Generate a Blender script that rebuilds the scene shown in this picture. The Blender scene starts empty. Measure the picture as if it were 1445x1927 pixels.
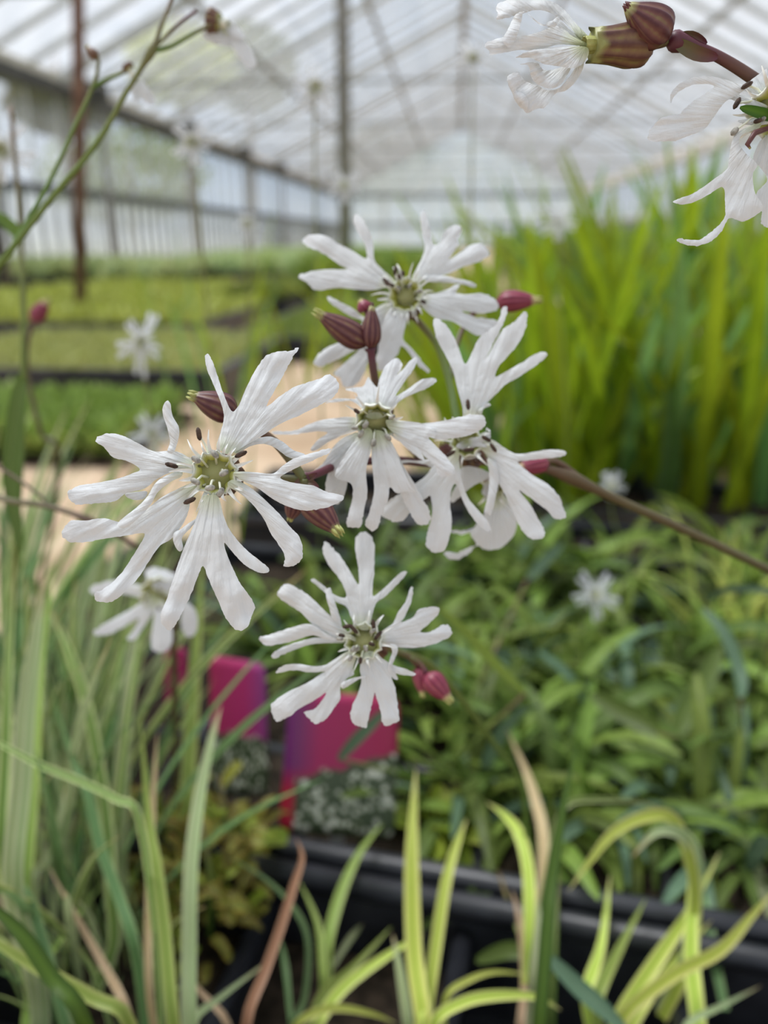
import bpy, math, random
import numpy as np
from mathutils import Vector, Matrix, noise
from mathutils.geometry import delaunay_2d_cdt

random.seed(7)
C = bpy.context.scene.collection
scn = bpy.context.scene

# ------------------------------------------------------------------ camera
FPX = 1500.0                      # focal length in pixels of the 1445 x 1927 frame
CX, CY = 722.5, 963.5
PITCH = math.radians(18.9)        # camera looks slightly down; horizon near y = 450
CAM = Vector((0, 0, 0.36))
FWD = Vector((0, math.cos(PITCH), -math.sin(PITCH)))
UPV = Vector((0, math.sin(PITCH), math.cos(PITCH)))
RGT = Vector((1, 0, 0))
cam_d = bpy.data.cameras.new('camera')
cam_d.sensor_fit = 'VERTICAL'; cam_d.sensor_height = 36.0
cam_d.lens = FPX / 1927.0 * 36.0
cam_d.clip_start = 0.01; cam_d.clip_end = 200
cam_d.dof.use_dof = True
cam_d.dof.focus_distance = 0.131
cam_d.dof.aperture_fstop = cam_d.lens / 2.5      # 2.5 mm pupil of a phone lens
cam = bpy.data.objects.new('camera', cam_d)
cam.location = CAM
cam.rotation_euler = (math.pi/2 - PITCH, 0, 0)
C.objects.link(cam); scn.camera = cam

# ------------------------------------------------------------------ world, sun, exposure
w = bpy.data.worlds.new('overcast_sky'); scn.world = w; w.use_nodes = True
nt = w.node_tree; nt.nodes.clear()
out = nt.nodes.new('ShaderNodeOutputWorld'); bg = nt.nodes.new('ShaderNodeBackground')
tc = nt.nodes.new('ShaderNodeTexCoord'); nz = nt.nodes.new('ShaderNodeTexNoise'); rp = nt.nodes.new('ShaderNodeValToRGB')
nz.inputs['Scale'].default_value = 2.2; nz.inputs['Detail'].default_value = 4
rp.color_ramp.elements[0].position = 0.35; rp.color_ramp.elements[0].color = (0.58, 0.70, 0.88, 1)
rp.color_ramp.elements[1].position = 0.62; rp.color_ramp.elements[1].color = (0.92, 0.95, 1.0, 1)
nt.links.new(tc.outputs['Generated'], nz.inputs['Vector']); nt.links.new(nz.outputs['Fac'], rp.inputs['Fac'])
nt.links.new(rp.outputs['Color'], bg.inputs['Color']); nt.links.new(bg.outputs['Background'], out.inputs['Surface'])
bg.inputs['Strength'].default_value = 0.58
sun_d = bpy.data.lights.new('sun', 'SUN'); sun_d.energy = 3.3; sun_d.angle = math.radians(28); sun_d.color = (1, 0.985, 0.96)
sun = bpy.data.objects.new('sun', sun_d); sun.rotation_euler = (math.radians(-14), math.radians(-22), 0); sun.location = (0, 0, 8)
C.objects.link(sun)
scn.view_settings.view_transform = 'Standard'; scn.view_settings.look = 'None'
scn.view_settings.gamma = 1.0; scn.view_settings.use_curve_mapping = False
scn.view_settings.exposure = 0.52
scn.cycles.use_denoising = True
scn.cycles.max_bounces = 10; scn.cycles.transparent_max_bounces = 24

# ------------------------------------------------------------------ helpers
def P(px, py, d):
    return CAM + FWD*d + RGT*((px-CX)/FPX*d) - UPV*((py-CY)/FPX*d)
def ray(px, py):
    return FWD + RGT*((px-CX)/FPX) - UPV*((py-CY)/FPX)
def G(px, py, z=0.0):                                # where a sight line meets height z
    r = ray(px, py)
    return CAM + r*((z - CAM.z)/r.z)
def depth_of(p): return (p - CAM).dot(FWD)

def tag(o, label=None, cat=None, group=None, kind=None):
    if label: o['label'] = label
    if cat: o['category'] = cat
    if group: o['group'] = group
    if kind: o['kind'] = kind
    return o
def link(name, me, parent=None, mat=None):
    o = bpy.data.objects.new(name, me); C.objects.link(o)
    if mat is not None and me is not None:
        ms = mat if isinstance(mat, (list, tuple)) else [mat]
        if len(me.materials) == 0:
            for m in ms: me.materials.append(m)
    if parent is not None:
        o.parent = parent
        o.matrix_parent_inverse = parent_inv(parent)
    return o
def parent_inv(p):
    m = Matrix.Identity(4); q = p
    while q is not None:                              # parents carry only a location / simple transform
        m = q.matrix_basis @ m if q.parent is None else (q.matrix_parent_inverse @ q.matrix_basis) @ m
        q = q.parent
    return m.inverted()
def empty(name, loc, label, cat, group=None, kind='thing'):
    o = bpy.data.objects.new(name, None); C.objects.link(o)
    o.location = loc; o.empty_display_size = 0.01
    return tag(o, label, cat, group, kind)
def mesh(name, verts, faces, uvs=None, smooth=True, midx=None):
    me = bpy.data.meshes.new(name)
    me.from_pydata([tuple(v) for v in verts], [], faces)
    if smooth: me.polygons.foreach_set('use_smooth', [True]*len(me.polygons))
    if uvs is not None:
        ul = me.uv_layers.new(name='UVMap')
        li = np.zeros(len(me.loops), dtype=np.int32); me.loops.foreach_get('vertex_index', li)
        ul.data.foreach_set('uv', np.asarray(uvs, dtype=np.float32)[li].ravel())
    if midx is not None: me.polygons.foreach_set('material_index', midx)
    me.update()
    return me
def box_data(x0, x1, y0, y1, z0, z1, V, F):
    b = len(V)
    V += [(x0,y0,z0),(x1,y0,z0),(x1,y1,z0),(x0,y1,z0),(x0,y0,z1),(x1,y0,z1),(x1,y1,z1),(x0,y1,z1)]
    F += [(b,b+3,b+2,b+1),(b+4,b+5,b+6,b+7),(b,b+1,b+5,b+4),(b+1,b+2,b+6,b+5),(b+2,b+3,b+7,b+6),(b+3,b,b+4,b+7)]
def box(name, x0, x1, y0, y1, z0, z1):
    V, F = [], []; box_data(x0,x1,y0,y1,z0,z1,V,F)
    return mesh(name, V, F, smooth=False)
def crom(pts, n, closed=False):                        # Catmull-Rom resampling of n-tuples
    A = np.asarray(pts, dtype=float); m = len(A); res = []
    segs = m if closed else m-1
    for i in range(segs):
        if closed: p0,p1,p2,p3 = A[(i-1)%m],A[i],A[(i+1)%m],A[(i+2)%m]
        else: p0,p1,p2,p3 = A[max(i-1,0)],A[i],A[i+1],A[min(i+2,m-1)]
        for k in range(n):
            t = k/n
            res.append(0.5*((2*p1)+(-p0+p2)*t+(2*p0-5*p1+4*p2-p3)*t*t+(-p0+3*p1-3*p2+p3)*t**3))
    if not closed: res.append(A[-1])
    return np.array(res)
def frames(pts):
    n = len(pts); T = [(pts[min(i+1,n-1)]-pts[max(i-1,0)]).normalized() for i in range(n)]
    ref = Vector((0,0,1)) if abs(T[0].z) < 0.9 else Vector((1,0,0))
    N = [(ref - T[0]*ref.dot(T[0])).normalized()]
    for i in range(1, n):
        v = N[-1] - T[i]*N[-1].dot(T[i]); N.append(v.normalized() if v.length > 1e-9 else N[-1])
    return T, N
def tube(pts, radii, sides=8, V=None, F=None, UV=None, bump=None):
    own = V is None
    if own: V, F, UV = [], [], []
    pts = [Vector(p) for p in pts]; T, N = frames(pts); b = len(V)
    for i, p in enumerate(pts):
        B = T[i].cross(N[i])
        for k in range(sides):
            a = 2*math.pi*k/sides
            V.append(p + (N[i]*math.cos(a) + B*math.sin(a))*radii[i]); UV.append((k/sides, i/(len(pts)-1)))
    for i in range(len(pts)-1):
        for k in range(sides):
            a, c = b+i*sides+k, b+i*sides+(k+1)%sides
            F.append((a, c, c+sides, a+sides))
    F.append(tuple(b+k for k in range(sides))[::-1]); e = b+(len(pts)-1)*sides
    F.append(tuple(e+k for k in range(sides)))
    return V, F, UV
def stem_obj(name, ctrl, r0, r1, mat, parent, n=6, sides=8, swell=()):
    """ctrl: world points; radius runs r0 -> r1; swell: (fraction, extra) nodes."""
    pts = [Vector(p) for p in crom([tuple(c) for c in ctrl], n)]
    L = len(pts)-1; rad = []
    for i in range(L+1):
        t = i/L; r = r0+(r1-r0)*t
        for s, e in swell: r += e*math.exp(-((t-s)/0.03)**2)
        rad.append(r)
    V, F, UV = tube(pts, rad, sides)
    return link(name, mesh(name, V, F, UV), parent, mat)

# ------------------------------------------------------------------ materials
def nmat(name):
    m = bpy.data.materials.new(name); m.use_nodes = True
    t = m.node_tree; t.nodes.clear()
    o = t.nodes.new('ShaderNodeOutputMaterial')
    return m, t, o
def nd(t, typ, **kw):
    n = t.nodes.new(typ)
    for k, v in kw.items():
        if k in n.inputs: n.inputs[k].default_value = v
        else: setattr(n, k, v)
    return n
def ramp(t, fac, stops):
    r = t.nodes.new('ShaderNodeValToRGB'); els = r.color_ramp.elements
    while len(els) < len(stops): els.new(0.5)
    for e, (p, c) in zip(els, stops): e.position = p; e.color = (*c, 1)
    t.links.new(fac, r.inputs['Fac']); return r.outputs['Color']
def srgb(r, g, b):
    f = lambda c: (c/255/12.92) if c/255 <= 0.04045 else ((c/255+0.055)/1.055)**2.4
    return (f(r), f(g), f(b))
def leafy(t, o, col, rough=0.5, trans=0.35, spec=0.3, bump=None):
    """thin sheet: reflects and lets light through"""
    p = nd(t, 'ShaderNodeBsdfPrincipled', Roughness=rough); p.inputs['Specular IOR Level'].default_value = spec
    tr = nd(t, 'ShaderNodeBsdfTranslucent'); mx = nd(t, 'ShaderNodeMixShader', Fac=trans)
    t.links.new(col, p.inputs['Base Color']); t.links.new(col, tr.inputs['Color'])
    if bump is not None: t.links.new(bump, p.inputs['Normal']); t.links.new(bump, tr.inputs['Normal'])
    t.links.new(p.outputs[0], mx.inputs[1]); t.links.new(tr.outputs[0], mx.inputs[2]); t.links.new(mx.outputs[0], o.inputs['Surface'])
def uvxy(t):
    u = nd(t, 'ShaderNodeUVMap'); s = nd(t, 'ShaderNodeSeparateXYZ'); t.links.new(u.outputs[0], s.inputs[0]); return u.outputs[0], s.outputs[0], s.outputs[1]

def petal_mat():
    m, t, o = nmat('white_petal')
    uv, x, y = uvxy(t)                                  # x: angle round the flower, y: distance from its centre
    mp = nd(t, 'ShaderNodeMapping'); mp.inputs['Scale'].default_value = (60, 2.2, 1); t.links.new(uv, mp.inputs[0])
    n1 = nd(t, 'ShaderNodeTexNoise', Scale=1.0, Detail=3.0); t.links.new(mp.outputs[0], n1.inputs['Vector'])
    tco = nd(t, 'ShaderNodeTexCoord'); n2 = nd(t, 'ShaderNodeTexNoise', Scale=900.0, Detail=2.0); t.links.new(tco.outputs['Object'], n2.inputs['Vector'])
    ad = nd(t, 'ShaderNodeMath', operation='MULTIPLY_ADD'); ad.inputs[1].default_value = 0.18
    t.links.new(n2.outputs['Fac'], ad.inputs[0]); t.links.new(n1.outputs['Fac'], ad.inputs[2])
    bp = nd(t, 'ShaderNodeBump', Strength=0.9, Distance=0.0007); t.links.new(ad.outputs[0], bp.inputs['Height'])
    c = ramp(t, y, [(0.0, (0.60, 0.66, 0.25)), (0.12, (0.76, 0.80, 0.58)), (0.28, (0.87, 0.885, 0.89)), (1.0, (0.87, 0.885, 0.905))])
    leafy(t, o, c, 0.55, 0.28, 0.2, bp.outputs[0]); return m
def throat_mat(name, deep, mid, rim):
    m, t, o = nmat(name); uv, x, y = uvxy(t)
    c = ramp(t, y, [(0.42, deep), (0.70, mid), (0.90, rim), (1.0, (0.80, 0.82, 0.72))])
    p = nd(t, 'ShaderNodeBsdfPrincipled', Roughness=0.5); t.links.new(c, p.inputs['Base Color']); t.links.new(p.outputs[0], o.inputs['Surface']); return m
def blade_mat(name, stops, trans=0.35, rough=0.45, along=None):
    """stops: colour across the width (u); slow noise and a browned tip along it"""
    m, t, o = nmat(name); uv, x, y = uvxy(t)
    c = ramp(t, x, stops)
    oi = nd(t, 'ShaderNodeObjectInfo'); tco = nd(t, 'ShaderNodeTexCoord')
    nz = nd(t, 'ShaderNodeTexNoise', Scale=14.0, Detail=3.0); t.links.new(tco.outputs['Object'], nz.inputs['Vector'])
    ad = nd(t, 'ShaderNodeMath', operation='ADD'); t.links.new(oi.outputs['Random'], ad.inputs[0]); t.links.new(nz.outputs['Fac'], ad.inputs[1])
    mr = nd(t, 'ShaderNodeMapRange'); t.links.new(ad.outputs[0], mr.inputs[0])
    mr.inputs[1].default_value = 0.3; mr.inputs[2].default_value = 1.7; mr.inputs[3].default_value = 0.6; mr.inputs[4].default_value = 1.35
    hs = nd(t, 'ShaderNodeHueSaturation'); t.links.new(c, hs.inputs['Color']); t.links.new(mr.outputs[0], hs.inputs['Value'])
    mh = nd(t, 'ShaderNodeMapRange'); t.links.new(oi.outputs['Random'], mh.inputs[0]); mh.inputs[3].default_value = 0.485; mh.inputs[4].default_value = 0.515
    t.links.new(mh.outputs[0], hs.inputs['Hue'])
    col = hs.outputs['Color']
    if along:
        tip = ramp(t, y, [(along[0], (0,0,0)), (1.0, (1,1,1))])
        mx = nd(t, 'ShaderNodeMix', data_type='RGBA'); t.links.new(tip, mx.inputs[0]); t.links.new(col, mx.inputs[6]); mx.inputs[7].default_value = (*along[1], 1)
        col = mx.outputs[2]
    leafy(t, o, col, rough, trans, 0.3); return m
def plain(name, c1, c2, scale=30.0, rough=0.6, spec=0.3, bump=0.0, detail=4.0):
    m, t, o = nmat(name); tco = nd(t, 'ShaderNodeTexCoord')
    nz = nd(t, 'ShaderNodeTexNoise', Scale=scale, Detail=detail); t.links.new(tco.outputs['Object'], nz.inputs['Vector'])
    c = ramp(t, nz.outputs['Fac'], [(0.3, c1), (0.7, c2)])
    p = nd(t, 'ShaderNodeBsdfPrincipled', Roughness=rough); p.inputs['Specular IOR Level'].default_value = spec
    t.links.new(c, p.inputs['Base Color'])
    if bump:
        b = nd(t, 'ShaderNodeBump', Strength=0.6, Distance=bump); t.links.new(nz.outputs['Fac'], b.inputs['Height']); t.links.new(b.outputs[0], p.inputs['Normal'])
    t.links.new(p.outputs[0], o.inputs['Surface']); return m
def calyx_mat(name, dark, mid, green, tipc, tip_at=0.86):
    m, t, o = nmat(name); uv, x, y = uvxy(t)
    mu = nd(t, 'ShaderNodeMath', operation='MULTIPLY'); mu.inputs[1].default_value = 2*math.pi*10; t.links.new(x, mu.inputs[0])
    co = nd(t, 'ShaderNodeMath', operation='COSINE'); t.links.new(mu.outputs[0], co.inputs[0])
    tco = nd(t, 'ShaderNodeTexCoord'); nz = nd(t, 'ShaderNodeTexNoise', Scale=500.0, Detail=3.0); t.links.new(tco.outputs['Object'], nz.inputs['Vector'])
    a = nd(t, 'ShaderNodeMath', operation='MULTIPLY_ADD'); a.inputs[1].default_value = 0.21; a.inputs[2].default_value = 0.12; t.links.new(co.outputs[0], a.inputs[0])
    ad = nd(t, 'ShaderNodeMath', operation='MULTIPLY_ADD'); ad.inputs[1].default_value = 0.6; t.links.new(nz.outputs['Fac'], ad.inputs[0]); t.links.new(a.outputs[0], ad.inputs[2])
    c = ramp(t, ad.outputs[0], [(0.0, green), (0.25, mid), (0.6, dark), (1.0, dark)])
    tip = ramp(t, y, [(tip_at-0.06, (0,0,0)), (tip_at+0.06, (1,1,1))])
    mx = nd(t, 'ShaderNodeMix', data_type='RGBA'); t.links.new(tip, mx.inputs[0]); t.links.new(c, mx.inputs[6]); mx.inputs[7].default_value = (*tipc, 1)
    p = nd(t, 'ShaderNodeBsdfPrincipled', Roughness=0.42); p.inputs['Specular IOR Level'].default_value = 0.4
    t.links.new(mx.outputs[2], p.inputs['Base Color']); t.links.new(p.outputs[0], o.inputs['Surface']); return m
def stem_mat(name, stops, rough=0.5):
    m, t, o = nmat(name); uv, x, y = uvxy(t)
    tco = nd(t, 'ShaderNodeTexCoord'); nz = nd(t, 'ShaderNodeTexNoise', Scale=90.0, Detail=4.0); t.links.new(tco.outputs['Object'], nz.inputs['Vector'])
    a = nd(t, 'ShaderNodeMath', operation='MULTIPLY_ADD'); a.inputs[1].default_value = 0.3; t.links.new(nz.outputs['Fac'], a.inputs[0])
    s = nd(t, 'ShaderNodeMath', operation='SUBTRACT'); s.inputs[1].default_value = 0.15; t.links.new(y, s.inputs[0]); t.links.new(s.outputs[0], a.inputs[2])
    c = ramp(t, a.outputs[0], stops)
    p = nd(t, 'ShaderNodeBsdfPrincipled', Roughness=rough); t.links.new(c, p.inputs['Base Color']); t.links.new(p.outputs[0], o.inputs['Surface']); return m

M = {}
M['petal'] = petal_mat()
M['scale'] = plain('corona_white', (0.84,0.85,0.80), (0.92,0.92,0.90), 400, 0.6)
M['throat'] = throat_mat('throat_green', srgb(112,116,20), srgb(178,180,70), srgb(206,208,140))
M['throat_dark'] = throat_mat('throat_dark_green', srgb(50,58,14), srgb(120,126,44), srgb(186,190,120))
M['filament'] = plain('filament_pale', (0.75,0.78,0.60), (0.85,0.86,0.75), 300, 0.5)
M['anther_grey'] = plain('anther_grey', srgb(120,118,112), srgb(185,182,172), 1500, 0.7)
M['anther_brown'] = plain('anther_brown', srgb(38,28,24), srgb(92,72,60), 1500, 0.7)
M['calyx'] = calyx_mat('calyx_purple_striped', srgb(80,38,44), srgb(112,72,66), srgb(132,118,76), srgb(168,168,112), 0.92)
M['calyx_green'] = calyx_mat('calyx_green_striped', srgb(92,58,52), srgb(126,98,72), srgb(138,142,72), srgb(150,152,92), 0.95)
M['calyx_pink'] = calyx_mat('calyx_pink_striped', srgb(122,44,68), srgb(150,70,88), srgb(160,92,96), srgb(205,196,140))
M['stem_purple'] = stem_mat('stem_purple', [(0.0, srgb(96,104,58)), (0.55, srgb(98,74,56)), (0.9, srgb(96,44,58)), (1.0, srgb(88,40,54))])
M['stem_green'] = stem_mat('stem_green', [(0.0, srgb(88,122,44)), (0.6, srgb(112,128,62)), (1.0, srgb(112,84,66))])
M['stem_pale'] = stem_mat('stem_pale', [(0.0, srgb(112,138,66)), (0.6, srgb(146,158,98)), (1.0, srgb(150,148,108))])
M['stem_olive'] = stem_mat('stem_olive', [(0.0, srgb(92,96,58)), (0.5, srgb(104,98,70)), (1.0, srgb(92,58,56))])
G_ = srgb
M['sedge'] = blade_mat('sedge_variegated', [(0.0, G_(207,214,159)), (0.18, G_(188,201,127)), (0.3, G_(118,146,69)), (0.5, G_(101,131,61)), (0.7, G_(125,152,74)), (0.84, G_(201,212,148)), (1.0, G_(216,220,169))], along=(0.86, G_(186,159,110)))
M['sedge_pale'] = blade_mat('sedge_pale', [(0.0, G_(206,210,170)), (0.35, G_(150,170,112)), (0.5, G_(206,210,170)), (0.65, G_(138,164,104)), (1.0, G_(196,204,160))], along=(0.84, G_(196,168,130)))
M['sedge_green'] = blade_mat('sedge_bluish', [(0.0, G_(140,166,112)), (0.4, G_(92,130,78)), (0.6, G_(104,140,88)), (1.0, G_(150,172,120))])
M['lime'] = blade_mat('lime_blade', [(0.0, G_(233,235,147)), (0.25, G_(207,218,100)), (0.5, G_(165,193,69)), (0.75, G_(216,224,109)), (1.0, G_(235,235,157))], along=(0.88, G_(216,205,147)))
M['limegreen'] = blade_mat('lime_green_blade', [(0.0, G_(186,202,116)), (0.45, G_(138,166,74)), (0.6, G_(148,174,80)), (1.0, G_(196,208,128))])
M['dark'] = blade_mat('dark_green_blade', [(0.0, G_(66,96,34)), (0.5, G_(86,120,40)), (1.0, G_(58,88,32))])
M['dry'] = blade_mat('dry_blade', [(0.0, G_(180,142,104)), (0.5, G_(154,114,80)), (1.0, G_(190,154,118))], trans=0.15)
M['tan'] = blade_mat('tan_blade', [(0.0, G_(206,184,146)), (0.5, G_(180,150,112)), (1.0, G_(210,190,156))], trans=0.2)
M['iris'] = blade_mat('iris_leaf', [(0.0, G_(146,166,36)), (0.5, G_(162,182,40)), (1.0, G_(138,160,44))], trans=0.5)
M['iris2'] = blade_mat('iris_leaf_blue', [(0.0, G_(132,170,98)), (0.5, G_(118,160,82)), (1.0, G_(144,178,110))], trans=0.45)
M['leaf'] = blade_mat('lance_leaf', [(0.0, G_(98, 120, 56)), (0.47, G_(98, 120, 56)), (0.5, G_(146, 160, 100)), (0.53, G_(98, 120, 56)), (1.0, G_(98, 120, 56))], trans=0.35)
M['leaf2'] = blade_mat('lance_leaf_light', [(0.0, G_(132, 156, 70)), (0.47, G_(132, 156, 70)), (0.5, G_(180, 188, 116)), (0.53, G_(132, 156, 70)), (1.0, G_(132, 156, 70))], trans=0.4)
M['leaf3'] = blade_mat('lance_leaf_blue', [(0.0, G_(98, 126, 98)), (0.47, G_(98, 126, 98)), (0.5, G_(140, 160, 130)), (0.53, G_(98, 126, 98)), (1.0, G_(98, 126, 98))], trans=0.3)
M['leaf4'] = blade_mat('rosette_leaf', [(0.0, G_(164,178,66)), (0.5, G_(146,166,58)), (1.0, G_(174,182,82))], trans=0.35)
M['leaf5'] = blade_mat('succulent_leaf', [(0.0, G_(136,120,50)), (0.5, G_(122,128,56)), (1.0, G_(150,128,58))], trans=0.2)
M['bedtan'] = blade_mat('bed_olive_tan', [(0.0, G_(176,166,104)), (0.5, G_(156,160,92)), (1.0, G_(190,172,120))])
M['bedgreen'] = blade_mat('bed_green', [(0.0, G_(142,156,76)), (0.5, G_(128,148,68)), (1.0, G_(160,166,96))])
M['bedyellow'] = blade_mat('bed_yellow_green', [(0.0, G_(198,200,92)), (0.5, G_(170,184,78)), (1.0, G_(208,202,120))])
M['bedpale'] = blade_mat('bed_pale', [(0.0, G_(160,178,118)), (0.5, G_(176,186,130)), (1.0, G_(140,166,120))])
M['plastic'] = plain('black_plastic', (0.012,0.013,0.017), (0.030,0.032,0.040), 60, 0.38, 0.5)
M['soil'] = plain('soil', (0.010,0.008,0.006), (0.055,0.040,0.028), 160, 0.9, 0.1, 0.004)
M['path'] = plain('sandy_path', srgb(178,150,124), srgb(214,190,164), 9, 0.9, 0.1, 0.003, 8)
M['earth'] = plain('outside_ground', srgb(92,100,58), srgb(128,130,80), 2, 0.9, 0.1)
M['rust'] = plain('rusty_post', srgb(92,66,56), srgb(150,118,104), 22, 0.7, 0.3)
M['steel'] = plain('grey_metal', srgb(120,120,118), srgb(160,158,152), 10, 0.6, 0.4)
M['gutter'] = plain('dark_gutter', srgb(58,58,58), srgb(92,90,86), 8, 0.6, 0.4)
M['gutter_lit_top'] = plain('lit_gutter_top_cream', srgb(200,194,182), srgb(222,218,206), 8, 0.7, 0.3)  # cream tone paints in the light falling on the gutter's top
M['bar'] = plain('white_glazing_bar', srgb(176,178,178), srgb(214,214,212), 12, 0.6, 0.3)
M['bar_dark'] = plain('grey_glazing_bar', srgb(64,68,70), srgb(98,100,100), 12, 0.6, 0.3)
def glass_mat(name, haze, tint, hazecol):
    m, t, o = nmat(name)
    tr = nd(t, 'ShaderNodeBsdfTransparent'); tr.inputs[0].default_value = (*tint, 1)
    df = nd(t, 'ShaderNodeBsdfTranslucent'); df.inputs[0].default_value = (*hazecol, 1)
    gl = nd(t, 'ShaderNodeBsdfGlossy', Roughness=0.08)
    tco = nd(t, 'ShaderNodeTexCoord'); nz = nd(t, 'ShaderNodeTexNoise', Scale=3.0, Detail=5.0); t.links.new(tco.outputs['Object'], nz.inputs['Vector'])
    mr = nd(t, 'ShaderNodeMapRange'); t.links.new(nz.outputs['Fac'], mr.inputs[0]); mr.inputs[1].default_value = 0.3; mr.inputs[2].default_value = 0.7
    mr.inputs[3].default_value = haze*0.5; mr.inputs[4].default_value = haze*1.5
    m1 = nd(t, 'ShaderNodeMixShader'); t.links.new(mr.outputs[0], m1.inputs[0]); t.links.new(tr.outputs[0], m1.inputs[1]); t.links.new(df.outputs[0], m1.inputs[2])
    m2 = nd(t, 'ShaderNodeMixShader', Fac=0.04); t.links.new(m1.outputs[0], m2.inputs[1]); t.links.new(gl.outputs[0], m2.inputs[2])
    t.links.new(m2.outputs[0], o.inputs['Surface']); return m
M['glass'] = glass_mat('dusty_glass', 0.11, (0.98, 0.99, 1.0), (0.95, 0.95, 0.95))
M['glass_wall'] = glass_mat('whitened_glass', 0.5, (0.96, 0.98, 1.0), (0.90, 0.90, 0.91))

# ------------------------------------------------------------------ greenhouse shell (own axes: u across, v along, turned 5 degrees)
YAW = math.radians(-5.0)
GH = Matrix.Rotation(YAW, 4, 'Z')
UL, UR, V0, V1 = -4.3, 4.3, -3.9, 31.2
Z_EAVE, Z_RIDGE, Z_RAIL = 1.87, 3.95, 0.86
BAY = 0.65
nb = int(round((V1-V0)/BAY))
def gh(name, me, mat, parent=None, kind='structure', label=None, cat=None):
    o = bpy.data.objects.new(name, me); C.objects.link(o)
    if me is not None and len(me.materials) == 0: me.materials.append(mat)
    if parent is None:
        o.matrix_world = GH; tag(o, label, cat, None, kind)
    else:
        o.parent = parent
    return o
# floor
V_, F_ = [], []; box_data(UL, UR, V0, V1, -0.06, 0.0, V_, F_)
floor = gh('floor', mesh('floor', V_, F_, smooth=False), M['path'], None, 'structure', 'pale sandy greenhouse floor showing as a path', 'floor')
V_, F_ = [], []; box_data(-45, 45, -10, 70, -0.2, -0.06, V_, F_)
gh('ground', mesh('ground', V_, F_, smooth=False), M['earth'], None, 'structure', 'rough green ground outside the greenhouse glass', 'ground')
def wall_side(name, u, label, wallmat):
    V, F = [], []
    box_data(u-0.03, u+0.03, V0, V1, 0, 0.08, V, F)
    box_data(u-0.03, u+0.03, V0, V1, Z_RAIL-0.04, Z_RAIL+0.04, V, F)
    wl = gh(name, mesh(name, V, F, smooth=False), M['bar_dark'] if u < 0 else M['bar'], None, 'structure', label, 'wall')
    bar = box('glazing_bar', -0.022, 0.022, -0.022, 0.022, 0, Z_RAIL-0.04-0.08); bar.materials.append(M['bar_dark'])
    bar2 = box('upper_glazing_bar', -0.012, 0.012, -0.012, 0.012, 0, Z_EAVE-Z_RAIL-0.04-0.09); bar2.materials.append(M['bar'])
    p1 = box('pane', -0.003, 0.003, 0.016, BAY/2-0.016, 0, Z_RAIL-0.04-0.08); p1.materials.append(M['glass_wall'])
    p2 = box('upper_pane', -0.003, 0.003, 0.016, BAY-0.016, 0, Z_EAVE-Z_RAIL-0.04-0.09); p2.materials.append(M['glass'])
    for i in range(int(nb*2)):
        v = V0 + i*BAY/2
        if v < 2: continue
        o = gh('glazing_bar', bar, None, wl); o.location = (u, v, 0.08)
        o = gh('pane', p1, None, wl); o.location = (u, v, 0.08)
    for i in range(nb):
        v = V0 + i*BAY
        o = gh('glazing_bar', bar2, None, wl); o.location = (u, v, Z_RAIL+0.04)
        o = gh('pane', p2, None, wl); o.location = (u, v, Z_RAIL+0.04)
    V, F = [], []; box_data(u-0.10, u+0.10, V0, V1, Z_EAVE-0.09, Z_EAVE+0.05, V, F)
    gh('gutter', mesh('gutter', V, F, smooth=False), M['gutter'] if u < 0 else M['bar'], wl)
    s = 1 if u < 0 else -1
    V, F = [], []; box_data(u+s*0.02-0.07, u+s*0.02+0.07, V0, V1, Z_EAVE+0.05, Z_EAVE+0.13, V, F)
    gh('gutter_lit_strip', mesh('gutter_lit_strip', V, F, smooth=False), M['gutter_lit_top'], wl)  # added strip carrying the painted lit top of the gutter
    return wl
wl = wall_side('wall_left', UL, 'glazed side wall with close upright bars under a dark gutter', M['glass_wall'])
wr = wall_side('wall_right', UR, 'glazed side wall behind the tall green leaves', M['glass_wall'])
# roof: ridge and purlins, with rafters and panes as pieces
V, F = [], []
box_data(-0.05, 0.05, V0, V1, Z_RIDGE-0.06, Z_RIDGE+0.06, V, F)
roof = gh('ceiling', mesh('ceiling', V, F, smooth=False), M['steel'], None, 'structure', 'pitched glass greenhouse roof with pale rafters', 'roof')
SL = math.hypot(UR, Z_RIDGE-Z_EAVE); ang = math.atan2(Z_RIDGE-Z_EAVE, UR)
raf = box('rafter', 0, SL, -0.018, 0.018, -0.035, 0.025); raf.materials.append(M['bar'])
raf_main = box('main_rafter', 0, SL, -0.03, 0.03, -0.09, 0.025); raf_main.materials.append(M['bar'])
rp_ = box('roof_pane', 0.02, SL/2-0.01, 0.02, BAY-0.02, 0.0, 0.006); rp_.materials.append(M['glass'])
tie = box('tie_bar', UL, UR, -0.012, 0.012, -0.012, 0.012); tie.materials.append(M['steel'])
pur = box('purlin', -0.025, 0.025, V0, V1, -0.09, -0.035); pur.materials.append(M['steel'])
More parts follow.
